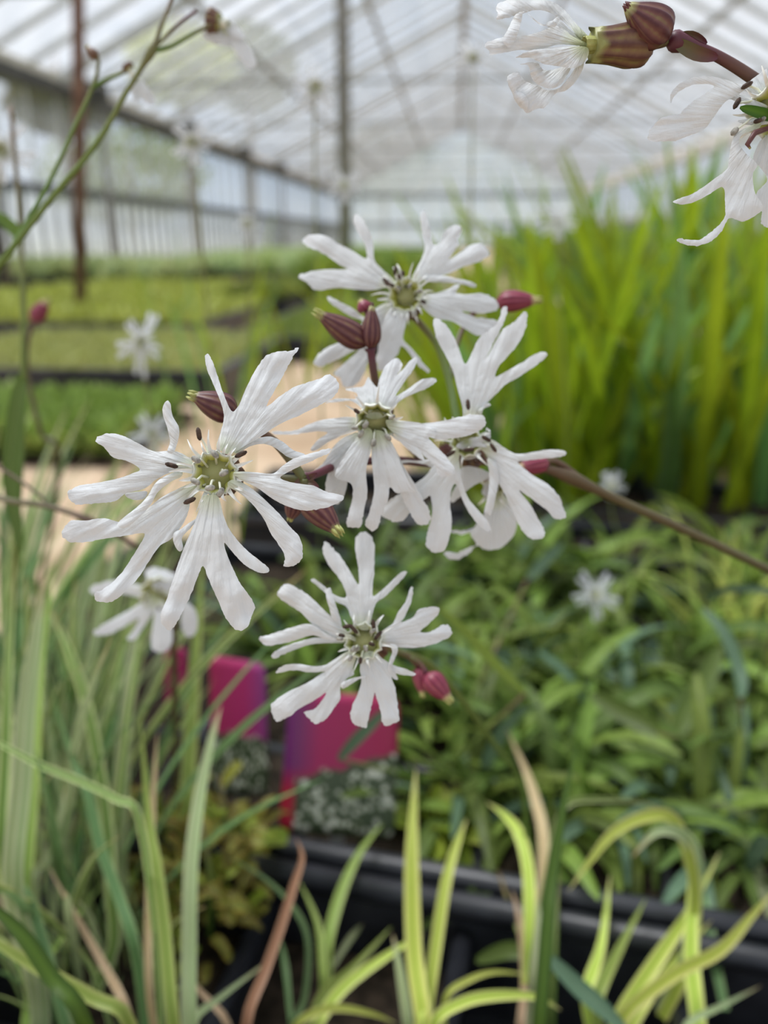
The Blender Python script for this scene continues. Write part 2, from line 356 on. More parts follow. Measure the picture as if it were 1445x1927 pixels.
for side in (-1, 1):
    for i in range(nb+1):
        v = V0 + i*BAY
        main = (i % 5 == 0)
        o = gh('rafter', raf_main if main else raf, None, roof)
        o.location = (side*UR, v, Z_EAVE+0.09); o.rotation_euler = (0, -ang, 0) if side < 0 else (0, -ang, math.pi)
        if side > 0: o.rotation_euler = (0, -(math.pi-ang), 0)
        if i < nb:
            for k in (0, 1):
                o = gh('pane', rp_, None, roof)
                if side < 0:
                    o.location = (side*UR + math.cos(ang)*k*SL/2, v, Z_EAVE+0.09+math.sin(ang)*k*SL/2); o.rotation_euler = (0, -ang, 0)
                else:
                    o.location = (side*UR - math.cos(ang)*k*SL/2, v, Z_EAVE+0.09+math.sin(ang)*k*SL/2); o.rotation_euler = (0, -(math.pi-ang), 0)
    for fr in (0.36, 0.7):
        o = gh('purlin', pur, None, roof); o.location = (side*UR*(1-fr), 0, Z_EAVE+0.09+(Z_RIDGE-Z_EAVE)*fr)
for i in range(0, nb+1, 5):
    if V0+i*BAY > 1.0:
        o = gh('tie_bar', tie, None, roof); o.location = (0, V0+i*BAY, Z_EAVE+0.02)
# far gable wall
V, F = [], []
box_data(UL, UR, V1-0.03, V1+0.03, 0, 0.1, V, F); box_data(UL, UR, V1-0.03, V1+0.03, Z_RAIL-0.04, Z_RAIL+0.04, V, F); box_data(UL, UR, V1-0.03, V1+0.03, Z_EAVE-0.05, Z_EAVE+0.05, V, F)
wb = gh('wall_back', mesh('wall_back', V, F, smooth=False), M['bar_dark'], None, 'structure', 'glazed gable wall closing the far end of the greenhouse', 'wall')
for i in range(1, 12):
    u0 = UL + (i-1)*(UR-UL)/11; u1 = UL + i*(UR-UL)/11
    top = lambda u: Z_EAVE+0.09 + (Z_RIDGE-Z_EAVE)*(1-abs(u)/UR)
    V = [(u0+.01,V1,0.1),(u1-.01,V1,0.1),(u1-.01,V1,top(u1)),(u0+.01,V1,top(u0)),(u0+.01,V1+.006,0.1),(u1-.01,V1+.006,0.1),(u1-.01,V1+.006,top(u1)),(u0+.01,V1+.006,top(u0))]
    F = [(0,1,2,3),(7,6,5,4),(0,4,5,1),(1,5,6,2),(2,6,7,3),(3,7,4,0)]
    gh('pane', mesh('gable_pane', V, F, smooth=False), M['glass_wall'], wb)
    if i < 11:
        V, F = [], []; box_data(u1-.012, u1+.012, V1-.03, V1, 0, top(u1), V, F)
        gh('glazing_bar', mesh('gable_bar', V, F, smooth=False), M['bar'], wb)

# support posts: slender uprights with a base plate and a dark bracket at the top
def post(px, py, h, r, mat, label, lean=Vector((0,0,0))):
    b = G(px, py, 0.0); e = empty('support_post', b, label, 'post', 'greenhouse support posts')
    V, F, UV = tube([b, b+Vector((0,0,h*0.5))+lean*h*0.5, b+Vector((0,0,h))+lean*h], [r, r, r], 10)
    link('pole', mesh('pole', V, F, UV), e, mat)
    V, F = [], []; box_data(b.x-r*2.2, b.x+r*2.2, b.y-r*2.2, b.y+r*2.2, 0.0, 0.012, V, F)
    link('base_plate', mesh('base_plate', V, F, smooth=False), e, mat)
    return e
def roof_z(p):                                        # underside of the roof above a world point
    q = GH.inverted() @ p
    return Z_EAVE+0.09 + (Z_RIDGE-Z_EAVE)*(1-abs(q.x)/UR) - 0.12
for px, py, r, mat, lab in ((152, 612, 0.026, M['rust'], 'slender rusty brown post standing in the yellow-green bed'),
                            (652, 560, 0.042, M['steel'], 'grey-brown post rising behind the highest white flower'),
                            (18, 560, 0.03, M['gutter'], 'dark thin post at the frame edge before the glazed side wall')):
    post(px, py, roof_z(G(px, py)) , r, mat, lab, Vector((0.115, 0, 0)) if mat is M['rust'] else Vector((0, 0, 0)))
# dark brackets where the gutter meets its own posts
for i, v in enumerate((6.2, 9.4, 12.6, 15.8, 19.0)):
    p = GH @ Vector((UL+0.34, v, 0)); e = empty('gutter_post', p, 'grey gutter post before the barred side wall, %s from the near end' % ('first','second','third','fourth','fifth')[i], 'post', 'gutter posts')
    V, F, UV = tube([p, p+Vector((0,0,Z_EAVE-0.1))], [0.035, 0.035], 8); link('pole', mesh('pole', V, F, UV), e, M['steel'])
    V, F = [], []; box_data(p.x-.1, p.x+.1, p.y-.1, p.y+.1, Z_EAVE-0.1, Z_EAVE+0.1, V, F)
    link('bracket', mesh('bracket', V, F, smooth=False), e, M['gutter'])

# ------------------------------------------------------------------ trees beyond the glass
def tree(loc, h, rx, rz, label, col, seed):
    rnd = random.Random(seed); e = empty('garden_tree', loc, label, 'tree', 'trees outside the greenhouse')
    V, F, UV = tube([loc, loc+Vector((0.05,0,h*0.5)), loc+Vector((0,0.05,h*0.8))], [0.12, 0.09, 0.04], 8)
    link('trunk', mesh('trunk', V, F, UV), e, M['rust'])
    V, F = [], []; UV = []
    for _ in range(1500):
        a = Vector((rnd.gauss(0,1), rnd.gauss(0,1), rnd.gauss(0,1))).normalized()*rnd.uniform(0.45,1)
        c = loc + Vector((a.x*rx, a.y*rx, h*0.62+a.z*rz))
        n = Vector((rnd.gauss(0,1), rnd.gauss(0,1), rnd.gauss(0,1))).normalized(); t = n.orthogonal().normalized(); b = n.cross(t); s = rnd.uniform(.10,.2)
        k = len(V); V += [c-t*s, c+b*s*.5, c+t*s, c-b*s*.5]; UV += [(0,0),(0,.5),(1,1),(1,.5)]; F.append((k,k+1,k+2,k+3))
    o = link('crown', mesh('crown', V, F, UV, smooth=False), e, col); o['kind'] = 'stuff'
def GHp(u, v, z=0): return GH @ Vector((u, v, z))
for u, v, h, rx, rz, lab, col, s in ((-6.7, 21, 7.0, 1.3, 0.9, 'yellow-green tree beyond the roof above the dark gutter', 'bedyellow', 1),
        (-9.6, 20.5, 5.6, 1.3, 0.7, 'low olive tree outside just over the gutter line', 'leaf5', 2),
        (-6.6, 27, 8.6, 1.6, 1.3, 'dark tree outside between the roof bars left of the grey post', 'leaf', 5),
        (-12, 15, 3.8, 2.4, 1.6, 'dark green tree outside at the frame edge behind the glass', 'leaf', 3),
        (-9.5, 24, 3.4, 2.4, 1.4, 'broad green tree outside behind the side wall', 'bedgreen', 6),
        (-3.5, 40, 6.0, 3.0, 2.0, 'grey-green tree outside past the far gable', 'leaf3', 4)):
    tree(GHp(u, v, -0.06), h, rx, rz, lab, M[col], s)

# ------------------------------------------------------------------ leaf and blade meshes
def ribbon(ctrl, width, prof, n=5, fold=0.25, facing=None, twist=0.0, edge=None):
    """blade along world ctrl points; width in metres; prof(t) -> 0..1; V-folded across; returns (V, F, UV)"""
    pts = [Vector(p) for p in crom([tuple(c) for c in ctrl], n)]
    L = len(pts); V, F, UV = [], [], []
    T, _ = frames(pts)
    for i, p in enumerate(pts):
        t = i/(L-1)
        view = facing if facing is not None else (CAM - p).normalized()
        s = T[i].cross(view)
        if s.length < 1e-6: s = Vector((1,0,0))
        s.normalize(); nrm = s.cross(T[i]).normalized()
        if twist:
            s = Matrix.Rotation(twist*(t-0.3), 3, T[i]) @ s; nrm = s.cross(T[i]).normalized()
        w = width*max(prof(t), 0.02)*0.5
        V += [p - s*w + nrm*w*fold, p - s*w*0.5 + nrm*w*fold*0.35, p, p + s*w*0.5 + nrm*w*fold*0.35, p + s*w + nrm*w*fold]
        UV += [(0,t),(.25,t),(.5,t),(.75,t),(1,t)]
    for i in range(L-1):
        for k in range(4):
            a = i*5+k; F.append((a, a+1, a+6, a+5))
    return V, F, UV
grass_prof = lambda t: (0.75+0.5*t if t < 0.5 else 1.0)*(1.0 if t < 0.55 else max(0.0, 1-((t-0.55)/0.45)**1.6))
lance_prof = lambda t: 0.25+0.75*math.sin(math.pi*min(1, t*1.15)**0.9) if t < 0.87 else 0.25+0.75*math.sin(math.pi*min(1,(t*1.15))**0.9) if t*1.15 < 1 else 0.12
def lanceP(t): return 0.18 + 0.9*(t**0.6)*(1-t)**0.75*1.75
iris_prof = lambda t: (0.8+0.2*t)*(1.0 if t < 0.6 else max(0.0, 1-((t-0.6)/0.4)**1.5))
round_prof = lambda t: 0.2 + 0.85*math.sqrt(max(0, 1-(2*t-1.1)**2)) if 0.05 < t < 1 else 0.1

# unit blades shared by many objects: length 1 along +z, leaning to +y
def unit_set(n, mats, prof, width, bend, seed, segs=3):
    rnd = random.Random(seed); res = []
    for k in range(n):
        b = bend*rnd.uniform(0.3, 1.25); sx = rnd.uniform(-.12, .12)
        pts = []
        ang = rnd.uniform(0.0, 0.15); p = Vector((0,0,0)); pts.append(p.copy())
        for i in range(4):
            ang += b*(0.25+0.5*i/3.0)*rnd.uniform(.6,1.4)
            p = p + Vector((sx*0.25, math.sin(ang), math.cos(ang)))*0.25; pts.append(p.copy())
        V, F, UV = ribbon(pts, width*rnd.uniform(.75,1.25), prof, segs, 0.35, Vector((0.12,-1,0.45)).normalized(), rnd.uniform(-1.2,1.2))
        for mt in mats:
            me = mesh('blade_' + mt, V, F, UV); me.materials.append(M[mt]); res.append((mt, me))
    return res
last_clump = [None]
def clump(name, loc, pool, n, h, spread, tilt, label, cat, group, part, rnd, wscale=1.0, rise=0.0):
    e = empty(name, loc, label, cat, group); last_clump[0] = e
    for k in range(n):
        mt, me = pool[rnd.randrange(len(pool))]
        o = bpy.data.objects.new(part, me); C.objects.link(o); o.parent = e
        a = rnd.uniform(0, 2*math.pi); r = spread*math.sqrt(rnd.random())
        s = h*rnd.uniform(0.55, 1.1)
        o.location = (math.cos(a)*r, math.sin(a)*r, rise*rnd.random())
        az = a + rnd.gauss(0, 0.6) - math.pi/2
        tl = tilt*rnd.uniform(0.1, 1.0)
        o.rotation_euler = (Matrix.Rotation(az, 3, 'Z') @ Matrix.Rotation(-tl, 3, 'X')).to_euler()
        o.scale = (s*wscale, s*wscale, s)
    return e
SEDGE = unit_set(5, ['sedge', 'sedge', 'sedge_pale', 'sedge_green'], grass_prof, 0.023, 0.26, 11)
LIME = unit_set(5, ['lime', 'lime', 'limegreen'], grass_prof, 0.034, 0.6, 12)
IRIS = unit_set(6, ['iris', 'iris', 'iris', 'iris2'], iris_prof, 0.055, 0.28, 13)
LANCE = unit_set(5, ['leaf', 'leaf', 'leaf2', 'leaf3'], lanceP, 0.14, 0.7, 14)
LIGHTLANCE = unit_set(4, ['leaf2', 'leaf2', 'leaf'], lanceP, 0.15, 0.6, 15)
ROSE = unit_set(4, ['leaf4'], round_prof, 0.42, 0.5, 16)
SUCC = unit_set(4, ['leaf5', 'leaf5', 'leaf4'], round_prof, 0.5, 0.5, 17)
BEDP = unit_set(4, ['leaf4', 'leaf2', 'leaf5'], lanceP, 0.24, 0.7, 18)

# ------------------------------------------------------------------ black carry trays
ZT = 0.075                                            # rim height
ta, tb = G(520, 1597, ZT), G(1400, 1752, ZT)
tdir = (tb - ta); tdir.z = 0; tdir.normalize(); tnor = Vector((-tdir.y, tdir.x, 0))
TA = math.atan2(tdir.y, tdir.x)
CELL = 0.095
def carry_tray(name, origin, nx, ny, label, soil_cells, ang=TA, cell=CELL, h=ZT):
    """open black tray: rim, sloped walls, floor, cross dividers; soil in the listed cells"""
    e = empty(name, origin, label, 'tray', 'black plastic growing trays'); e.rotation_euler = (0, 0, ang)
    W, D = nx*cell, ny*cell
    def put(nm, V, F, mat, smooth=False):
        me = mesh(nm, V, F, smooth=smooth); me.materials.append(mat); o = bpy.data.objects.new(nm, me); C.objects.link(o); o.parent = e; return o
    V, F = [], []
    box_data(0, W, 0, D, 0.002, 0.006, V, F); o = put('tray_floor', V, F, M['plastic'])
    for nm, (x0,x1,y0,y1) in (('side_wall', (0,W,-0.002,0.002)), ('side_wall', (0,W,D-0.002,D+0.002)), ('side_wall', (-0.002,0.002,0,D)), ('side_wall', (W-0.002,W+0.002,0,D))):
        V, F = [], []; box_data(x0,x1,y0,y1,0.004,h-0.006,V,F); put(nm, V, F, M['plastic'])
    r = 0.006
    for a, b in (((0,0),(W,0)), ((W,0),(W,D)), ((W,D),(0,D)), ((0,D),(0,0))):
        A = Vector((a[0],a[1],h-r)); B = Vector((b[0],b[1],h-r)); V, F, UV = tube([A, B], [r, r], 8)
        put('rim', V, F, M['plastic'], True)
    for i in range(1, nx):
        V, F = [], []; box_data(i*cell-0.0025, i*cell+0.0025, 0.002, D-0.002, 0.006, h-0.022, V, F)
        d = put('divider', V, F, M['plastic'])
        A = Vector((i*cell,0.0,h-0.022)); B = Vector((i*cell,D,h-0.022)); V, F, UV = tube([A, B], [0.005,0.005], 8); put('divider_rib', V, F, M['plastic'], True)
    for j in range(1, ny):
        V, F = [], []; box_data(0.002, W-0.002, j*cell-0.0025, j*cell+0.0025, 0.006, h-0.022, V, F)
        put('divider', V, F, M['plastic'])
        A = Vector((0,j*cell,h-0.022)); B = Vector((W,j*cell,h-0.022)); V, F, UV = tube([A, B], [0.005,0.005], 8); put('divider_rib', V, F, M['plastic'], True)
    for (i, j, z) in soil_cells:
        n = 6; V, F = [], []
        for a in range(n+1):
            for b in range(n+1):
                x = (i+0.04+0.92*a/n)*cell; y = (j+0.04+0.92*b/n)*cell
                V.append((x, y, z + 0.004*noise.noise(Vector((x*90, y*90, origin.x)))))
        for a in range(n):
            for b in range(n):
                k = a*(n+1)+b; F.append((k, k+n+1, k+n+2, k+1))
        put('soil', V, F, M['soil'], True)
    return e
tz = Vector((0,0,0))
def on_floor(p): return Vector((p.x, p.y, 0.0))
o_front = on_floor(ta - tdir*CELL*1.0 - tnor*(CELL*3 + 0.008))
carry_tray('carry_tray', o_front, 8, 3, 'near black plastic tray with mostly empty cells below the pink labels', [(i, j, 0.03) for i in range(8) for j in range(3) if (i+j) % 3 != 1])
o_back = on_floor(ta - tdir*CELL*3.0 + tnor*0.008)
carry_tray('carry_tray', o_back, 10, 4, 'black plastic tray behind, filled with plants and two pink labels', [(i, j, 0.055) for i in range(10) for j in range(4)])
o_third = on_floor(ta + tdir*CELL*0.6 + tnor*(CELL*4.6))
carry_tray('carry_tray', o_third, 8, 3, 'black tray of leafy green plants in front of the tall bright leaves', [(i, j, 0.055) for i in range(8) for j in range(3)])
o_mid = on_floor(G(455, 1085, 0))
carry_tray('carry_tray', o_mid, 5, 2, 'black tray standing on the path behind the gap between the flowers', [(i, j, 0.045) for i in range(5) for j in range(2)], ang=math.radians(-4))
# ------------------------------------------------------------------ low beds beyond the path
def bed(px0, px1, pyn, pyf, name, label, mat, hgt, n, seed, frame=True, dens=1.0):
    """flat tray bed: black edging boards and a dense low mat of seedlings"""
    rnd = random.Random(seed)
    a, b = GH.inverted() @ G(px0, pyn), GH.inverted() @ G(px1, pyn); c = GH.inverted() @ G(px1, pyf)
    u0, u1, v0, v1 = max(min(a.x, b.x), UL+0.3), max(a.x, b.x), min(a.y, b.y), c.y
    e = bpy.data.objects.new(name, None); C.objects.link(e); e.matrix_world = GH @ Matrix.Translation((u0, v0, 0)); tag(e, label, 'plant bed')
    W, D = u1-u0, v1-v0
    def put(nm, V, F, mt, UV=None):
        me = mesh(nm, V, F, UV, smooth=False); me.materials.append(mt); o = bpy.data.objects.new(nm, me); C.objects.link(o); o.parent = e; return o
    if frame:
        for q in ((0,W,-.012,.012),(0,W,D-.012,D+.012),(-.012,.012,0,D),(W-.012,W+.012,0,D)):
            V, F = [], []; box_data(*q, 0.0, 0.075, V, F); put('edge_board', V, F, M['plastic'])
    V, F = [], []; box_data(0.01, W-.01, 0.01, D-.01, 0.004, 0.045 if frame else 0.014, V, F); put('soil', V, F, M['soil'])
    V, F, UV = [], [], []
    for _ in range(n):
        x, y = rnd.uniform(.03, W-.03), rnd.uniform(.03, D-.03); k = len(V)
        L = hgt*rnd.uniform(.5, 1.2); a_ = rnd.uniform(0, 6.283); dx, dy = math.cos(a_), math.sin(a_); wd = L*rnd.uniform(.12,.3)
        lean = rnd.uniform(.2, .9)*L
        base = Vector((x, y, .04 if frame else .01)); s = Vector((-dy, dx, 0))*wd; m1 = base+Vector((dx*lean*.5, dy*lean*.5, L*.6)); tip = base+Vector((dx*lean, dy*lean, L))
        V += [base-s*.4, base+s*.4, m1+s, m1-s, tip]; UV += [(0,0),(1,0),(1,.5),(0,.5),(.5,.8)]
        F += [(k,k+1,k+2,k+3),(k+3,k+2,k+4)]
    o = put('seedlings', V, F, M[mat], UV); o['kind'] = 'stuff'
    return e
bed(-260, 430, 748, 665, 'seedling_bed', 'olive-tan bed of low seedlings behind a black edging board', 'bedtan', 0.045, 5200, 31)
bed(-300, 250, 872, 782, 'seedling_bed', 'small green seedling bed beside the sandy path', 'bedgreen', 0.06, 2600, 32, False)
bed(-420, 400, 640, 552, 'seedling_bed', 'yellow-green bed around the rusty post', 'bedyellow', 0.07, 6200, 33)
bed(440, 820, 680, 590, 'seedling_bed', 'soft green bed seen under the highest flower', 'bedgreen', 0.05, 4000, 34)
bed(420, 545, 592, 535, 'seedling_bed', 'narrow green bed left of the highest flower', 'bedgreen', 0.10, 2400, 38)
bed(560, 800, 575, 530, 'seedling_bed', 'brighter green bed farther back behind the highest flower', 'bedgreen', 0.22, 3600, 35)
bed(-500, 330, 540, 522, 'seedling_bed', 'pale far bed along the foot of the glazed side wall', 'bedpale', 0.16, 4000, 36)
bed(345, 640, 527, 488, 'seedling_bed', 'far pale green bed reaching toward the gable', 'bedpale', 0.20, 4000, 39)
bed(1000, 1700, 560, 515, 'seedling_bed', 'far green bed behind the tall bright leaves', 'bedgreen', 0.35, 4000, 37)

# ------------------------------------------------------------------ tall bright leaves (right)
rnd = random.Random(5)
tall = [(905,965,.40),(975,1000,.44),(1050,975,.50),(1120,1000,.46),(1195,985,.52),(1270,1000,.50),(1345,990,.54),(1420,1005,.52),(1500,990,.52),
        (860,900,.44),(945,880,.48),(1030,870,.54),(1110,885,.56),(1200,875,.58),(1290,880,.60),(1380,880,.60),(1470,880,.6),
        (900,810,.5),(1010,800,.58),(1120,800,.62),(1240,800,.66),(1360,800,.66)]
where = ['front row, left end behind the right-hand flower', 'front row, second from the flower cluster', 'front row, third from the flower cluster', 'front row, fourth from the flower cluster', 'front row, above the small white bloom', 'front row, right of the small white bloom', 'front row, second from the frame edge', 'front row, at the frame edge', 'front row, partly outside the frame',
         'middle row, left end beside the top flower', 'middle row, second from the top flower', 'middle row, third from the top flower', 'middle row, fourth from the top flower', 'middle row, fourth from the frame edge', 'middle row, third from the frame edge', 'middle row, second from the frame edge', 'middle row, at the frame edge',
         'back row, first from the top flower', 'back row, second from the top flower', 'back row, third from the top flower', 'back row, fourth from the top flower', 'back row, nearest the frame edge']
for (px, py, h), wh in zip(tall, where):
    clump('tall_leaf_plant', G(px, py), IRIS, 20, h*0.86, 0.07, 0.28, 'tall bright green sword-leaved plant, ' + wh, 'plant', 'tall sword-leaved plants', 'leaf', rnd)
# taller loose leaves rising in the middle distance
for px, py, h, n, lab in ((560, 735, .42, 10, 'sparse upright green leaves behind the large flower'), (430, 800, .40, 8, 'narrow upright leaves left of the highest flower, near the path'), (640, 700, .40, 10, 'upright green leaves just left of the highest flower'), (770, 760, .50, 10, 'tall green leaves directly behind the highest flower'), (300, 660, .36, 8, 'thin upright leaves beside the rusty post bed')):
    clump('upright_leaf_plant', G(px, py), IRIS, n, h, 0.06, 0.3, lab, 'plant', 'upright leaves in the middle distance', 'leaf', rnd, 0.55)

# ------------------------------------------------------------------ leafy foliage plants in the trays (right of centre)
rnd = random.Random(9)
fol = [(720,1085),(830,1090),(940,1085),(1060,1095),(1170,1090),(1300,1085),(1400,1095),(800,1120),(900,1130),(1010,1180),(1110,1160),(1210,1170),(1310,1150),(1410,1160),
       (850,1230),(950,1260),(1050,1280),(1150,1270),(1260,1260),(1360,1280),(1450,1270),
       (800,1330),(900,1370),(1000,1400),(1100,1390),(1200,1400),(1310,1390),(1420,1400),
       (880,1470),(1000,1520),(1120,1510),(1240,1520),(1350,1510),(1440,1530),(1390,1590),
       (690,1130),(600,1160),(560,1230),(640,1260),(740,1230)]
for i, (px, py) in enumerate(fol):
    d = G(px, py, .06)
    light = (px > 1180 and py < 1320) or rnd.random() < .25
    side = 'toward the frame edge' if px > 1180 else 'below the flower cluster' if px > 780 else 'behind the lowest flower'
    row = 'farthest row' if py < 1100 else 'far row' if py < 1200 else 'second row' if py < 1300 else 'third row' if py < 1450 else 'near row'
    cnt = sum(1 for q in fol[:i] if (q[0] > 1180) == (px > 1180) and (q[0] > 780) == (px > 780) and ('farthest row' if q[1] < 1100 else 'far row' if q[1] < 1200 else 'second row' if q[1] < 1300 else 'third row' if q[1] < 1450 else 'near row') == row)
    od = ('first', 'second', 'third', 'fourth', 'fifth', 'sixth')[min(cnt, 5)]
    clump('leafy_plant', Vector((d.x, d.y, .055)), LIGHTLANCE if light else LANCE, 26 if py > 1150 else 18, rnd.uniform(.06, .10)*(1.35 if py < 1100 else 1), 0.028, 1.15 if py >= 1100 else 0.8,
          '%sgreen lance-leaved plant %s, %s, %s from left' % ('light ' if light else 'mid ', side, row, od), 'plant', 'leafy plants in the trays', 'leaf', rnd)
clump('rosette_plant', G(815, 1560, .058), ROSE, 34, 0.024, 0.014, 1.2, 'small yellow-green rosette plant beside the pink label', 'plant', None, 'leaf', rnd)
for k, (px, py, lab) in enumerate(((425,1660,'yellow-green round-leaved plant behind the pale grass blades'), (395,1760,'lower yellow-green round-leaved plant with bronze edges by the tray corner'), (310,1640,'bronze-green round-leaved plant among the striped grass'))):
    clump('round_leaved_plant', G(px, py, .06), SUCC, 60, 0.017, 0.018, 1.3, lab, 'plant', 'round-leaved plants', 'leaf', rnd, 1.0, 0.045)
    o = link('stem', mesh('stem', *tube([G(px,py,.06), G(px,py,.06)+Vector((.003,0,.03)), G(px,py,.06)+Vector((0,.003,.06))], [.0015,.0012,.0006], 6)), last_clump[0], M['stem_green'])

# ------------------------------------------------------------------ striped grass clumps
rnd = random.Random(21)
sed = [(30,1720,.22,36,'tall striped grass clump at the far left edge'), (110,1780,.20,34,'striped grass clump in front of the round-leaved plants'), (-80,1540,.25,34,'striped grass clump partly cut by the left frame edge'),
       (190,1860,.11,20,'short striped grass clump at the bottom left'), (70,1500,.20,34,'striped grass clump behind, under the large flower'), (180,1450,.16,26,'striped grass clump beside the first pink label'),
       (20,1320,.22,28,'pale far grass clump left of the blurred white flower'), (150,1260,.18,20,'far striped grass clump below the blurred white flower'), (-60,1250,.22,22,'far striped grass clump cut by the left frame edge')]
for px, py, h, n, lab in sed:
    g = G(px, py, .055); clump('striped_grass', Vector((g.x, g.y, .05)), SEDGE, n, h, 0.03, 0.30, lab, 'grass', 'striped grass clumps', 'blade', rnd)
for px, py, h, n, lab in ((1330,1190,.12,22,'yellowish fine grass tuft right of the small white bloom'), (1420,1240,.13,22,'yellowish fine grass tuft at the right edge'), (1440,1130,.14,20,'yellowish fine grass tuft under the tall leaves at the right edge')):
    g = G(px, py, .055); clump('fine_grass', Vector((g.x, g.y, .05)), LIME, n, h, 0.03, 0.7, lab, 'grass', 'fine grass tufts', 'blade', rnd, .8)

# single blades followed one by one; each belongs to the clump at its foot
def blades(name, base, label, group, items, zf=0.05):
    """items: (crop transform, points, width px, depth root, depth tip, material)"""
    e = empty(name, base, label, 'grass', group)
    for (ox, oy, s), pts, wpx, d0, d1, mt in items:
        n = len(pts); W = []
        for i, (x, y) in enumerate(pts):
            t = i/(n-1); W.append(P(ox+x/s, oy+y/s, d0+(d1-d0)*t))
        if W[0].z > zf + 0.01:                         # carry the blade on down to its foot on the ground
            f = Vector((W[0].x*0.65+base.x*0.35, W[0].y*0.65+base.y*0.35, zf))
            m_ = (W[0]+f)/2; m_.x = W[0].x*0.9+f.x*0.1
            W = [f, m_] + W
        V, F, UV = ribbon(W, wpx/s/FPX*(d0+d1)/2, grass_prof if len(W) < 7 else (lambda t: 1.0 if t < .6 else max(0.05, 1-((t-.6)/.4)**1.7)), 4, 0.3, None, random.uniform(-.6,.6))
        link('blade', mesh('blade', V, F, UV), e, M[mt])
    return e
A_ = (0, 1180, 2.007); B_ = (700, 1180, 1.94)
blades('striped_grass', on_floor(P(250, 1900, .30))+Vector((0,0,.05)), 'near striped grass with long crossing blades, bottom left', 'striped grass clumps', [
    (A_, [(655,1499),(622,1150),(590,900),(560,700),(530,330)], 46, .25, .29, 'limegreen'),
    (A_, [(715,1499),(715,1200),(722,900),(752,650),(800,420),(835,300)], 52, .26, .31, 'sedge_pale'),
    (A_, [(565,1400),(560,1100),(570,850),(580,600),(595,400)], 28, .27, .30, 'tan'),
    (A_, [(510,1210),(450,1020),(380,830),(330,620),(270,480),(190,220)], 40, .28, .33, 'sedge_green'),
    (A_, [(530,740),(440,650),(300,580),(150,520),(0,440),(-60,420)], 28, .26, .27, 'sedge'),
    (A_, [(180,900),(280,1080),(400,1290),(480,1450)][::-1], 30, .26, .30, 'tan'),
    (A_, [(100,1499),(150,1300),(230,1180),(390,960)], 36, .30, .36, 'limegreen'),
    (A_, [(250,1499),(160,1180),(100,1000),(0,900)], 40, .27, .29, 'sedge_green'),
    (A_, [(130,960),(180,870),(230,700),(250,600)], 30, .30, .33, 'sedge_pale')])
blades('striped_grass', on_floor(P(30, 1900, .33))+Vector((0,0,.05)), 'broad pale striped grass standing upright at the left edge', 'striped grass clumps', [
    (A_, [(50,1000),(80,600),(100,300),(140,0),(165,-190)], 70, .27, .31, 'sedge_pale'),
    (A_, [(95,1000),(120,560),(150,150),(200,-200)], 60, .30, .34, 'limegreen'),
    (A_, [(10,900),(20,500),(35,100),(60,-300)], 46, .28, .32, 'sedge'),
    (A_, [(450,900),(470,400),(500,100),(535,-180)], 52, .34, .40, 'sedge_pale'),
    (A_, [(705,640),(725,300),(745,0),(770,-330)], 52, .38, .44, 'limegreen'),
    (A_, [(420,1000),(400,700),(330,300),(250,60),(190,-60)], 44, .33, .37, 'sedge')])
blades('green_grass', on_floor(P(150, 1960, .24))+Vector((0,0,.05)), 'two arching blades, dark green over cream-edged, bottom left corner', None, [
    (A_, [(320,1499),(200,1330),(100,1180),(0,1080),(-60,1030)], 58, .21, .22, 'dark'),
    (A_, [(490,1499),(350,1400),(150,1290),(0,1200),(-80,1150)], 48, .23, .235, 'limegreen')])
blades('dry_grass', on_floor(P(470, 1930, .27))+Vector((0,0,.05)), 'brown dry grass blade with curled tip over the tray', None, [
    (A_, [(930,1499),(1000,1300),(1060,1130),(1110,970),(1140,870),(1120,800)], 36, .26, .31, 'dry'),
    (A_, [(730,1499),(830,1400),(1030,1250)], 28, .27, .29, 'sedge_pale'),
    (A_, [(860,1499),(760,1380),(685,1300)], 24, .29, .31, 'tan')])
blades('lime_grass', on_floor(P(600, 1930, .32))+Vector((0,0,.05)), 'thin green grass tuft in the tray cell left of centre', 'lime grass tufts', [
    (A_, [(1100,1499),(1150,1400),(1162,1180),(1100,1050),(1000,950),(870,870)], 22, .31, .33, 'sedge_green'),
    (A_, [(1240,1180),(1290,1000),(1360,850),(1445,740)], 40, .35, .40, 'limegreen'),
    (A_, [(1220,1300),(1200,1120),(1130,960)], 30, .34, .37, 'limegreen'),
    (A_, [(1180,1499),(1230,1380),(1330,1290),(1480,1130)], 44, .31, .34, 'limegreen'),
    (A_, [(1200,1499),(1300,1360),(1480,1230),(1600,1160)], 44, .31, .34, 'lime'),
    (A_, [(1120,1499),(1250,1440),(1400,1460),(1500,1499)], 30, .30, .31, 'lime'),
    (A_, [(1250,1290),(1320,1180),(1370,1120)], 22, .36, .38, 'sedge_pale'),
    (A_, [(1100,1499),(1080,1300),(1060,1180)], 22, .33, .36, 'sedge_green')])
blades('lime_grass', on_floor(P(785, 1930, .31))+Vector((0,0,.05)), 'bright yellow-lime grass tuft standing before the tray, centre bottom', 'lime grass tufts', [
    (B_, [(190,1449),(155,1200),(146,900),(150,700),(160,520)], 58, .29, .35, 'lime'),
    (B_, [(200,1400),(235,1150),(270,930),(310,790),(345,700)], 42, .30, .35, 'lime'),
    (B_, [(130,1449),(100,1250),(75,1120)], 38, .30, .32, 'sedge_pale'),
    (B_, [(170,1449),(190,1300),(170,1150)], 30, .29, .31, 'lime'),
    (B_, [(230,1440),(330,1370),(450,1345),(600,1350),(690,1400)], 38, .28, .29, 'lime'),
    (B_, [(270,1350),(350,1290),(450,1260),(580,1270)], 22, .30, .31, 'lime')])
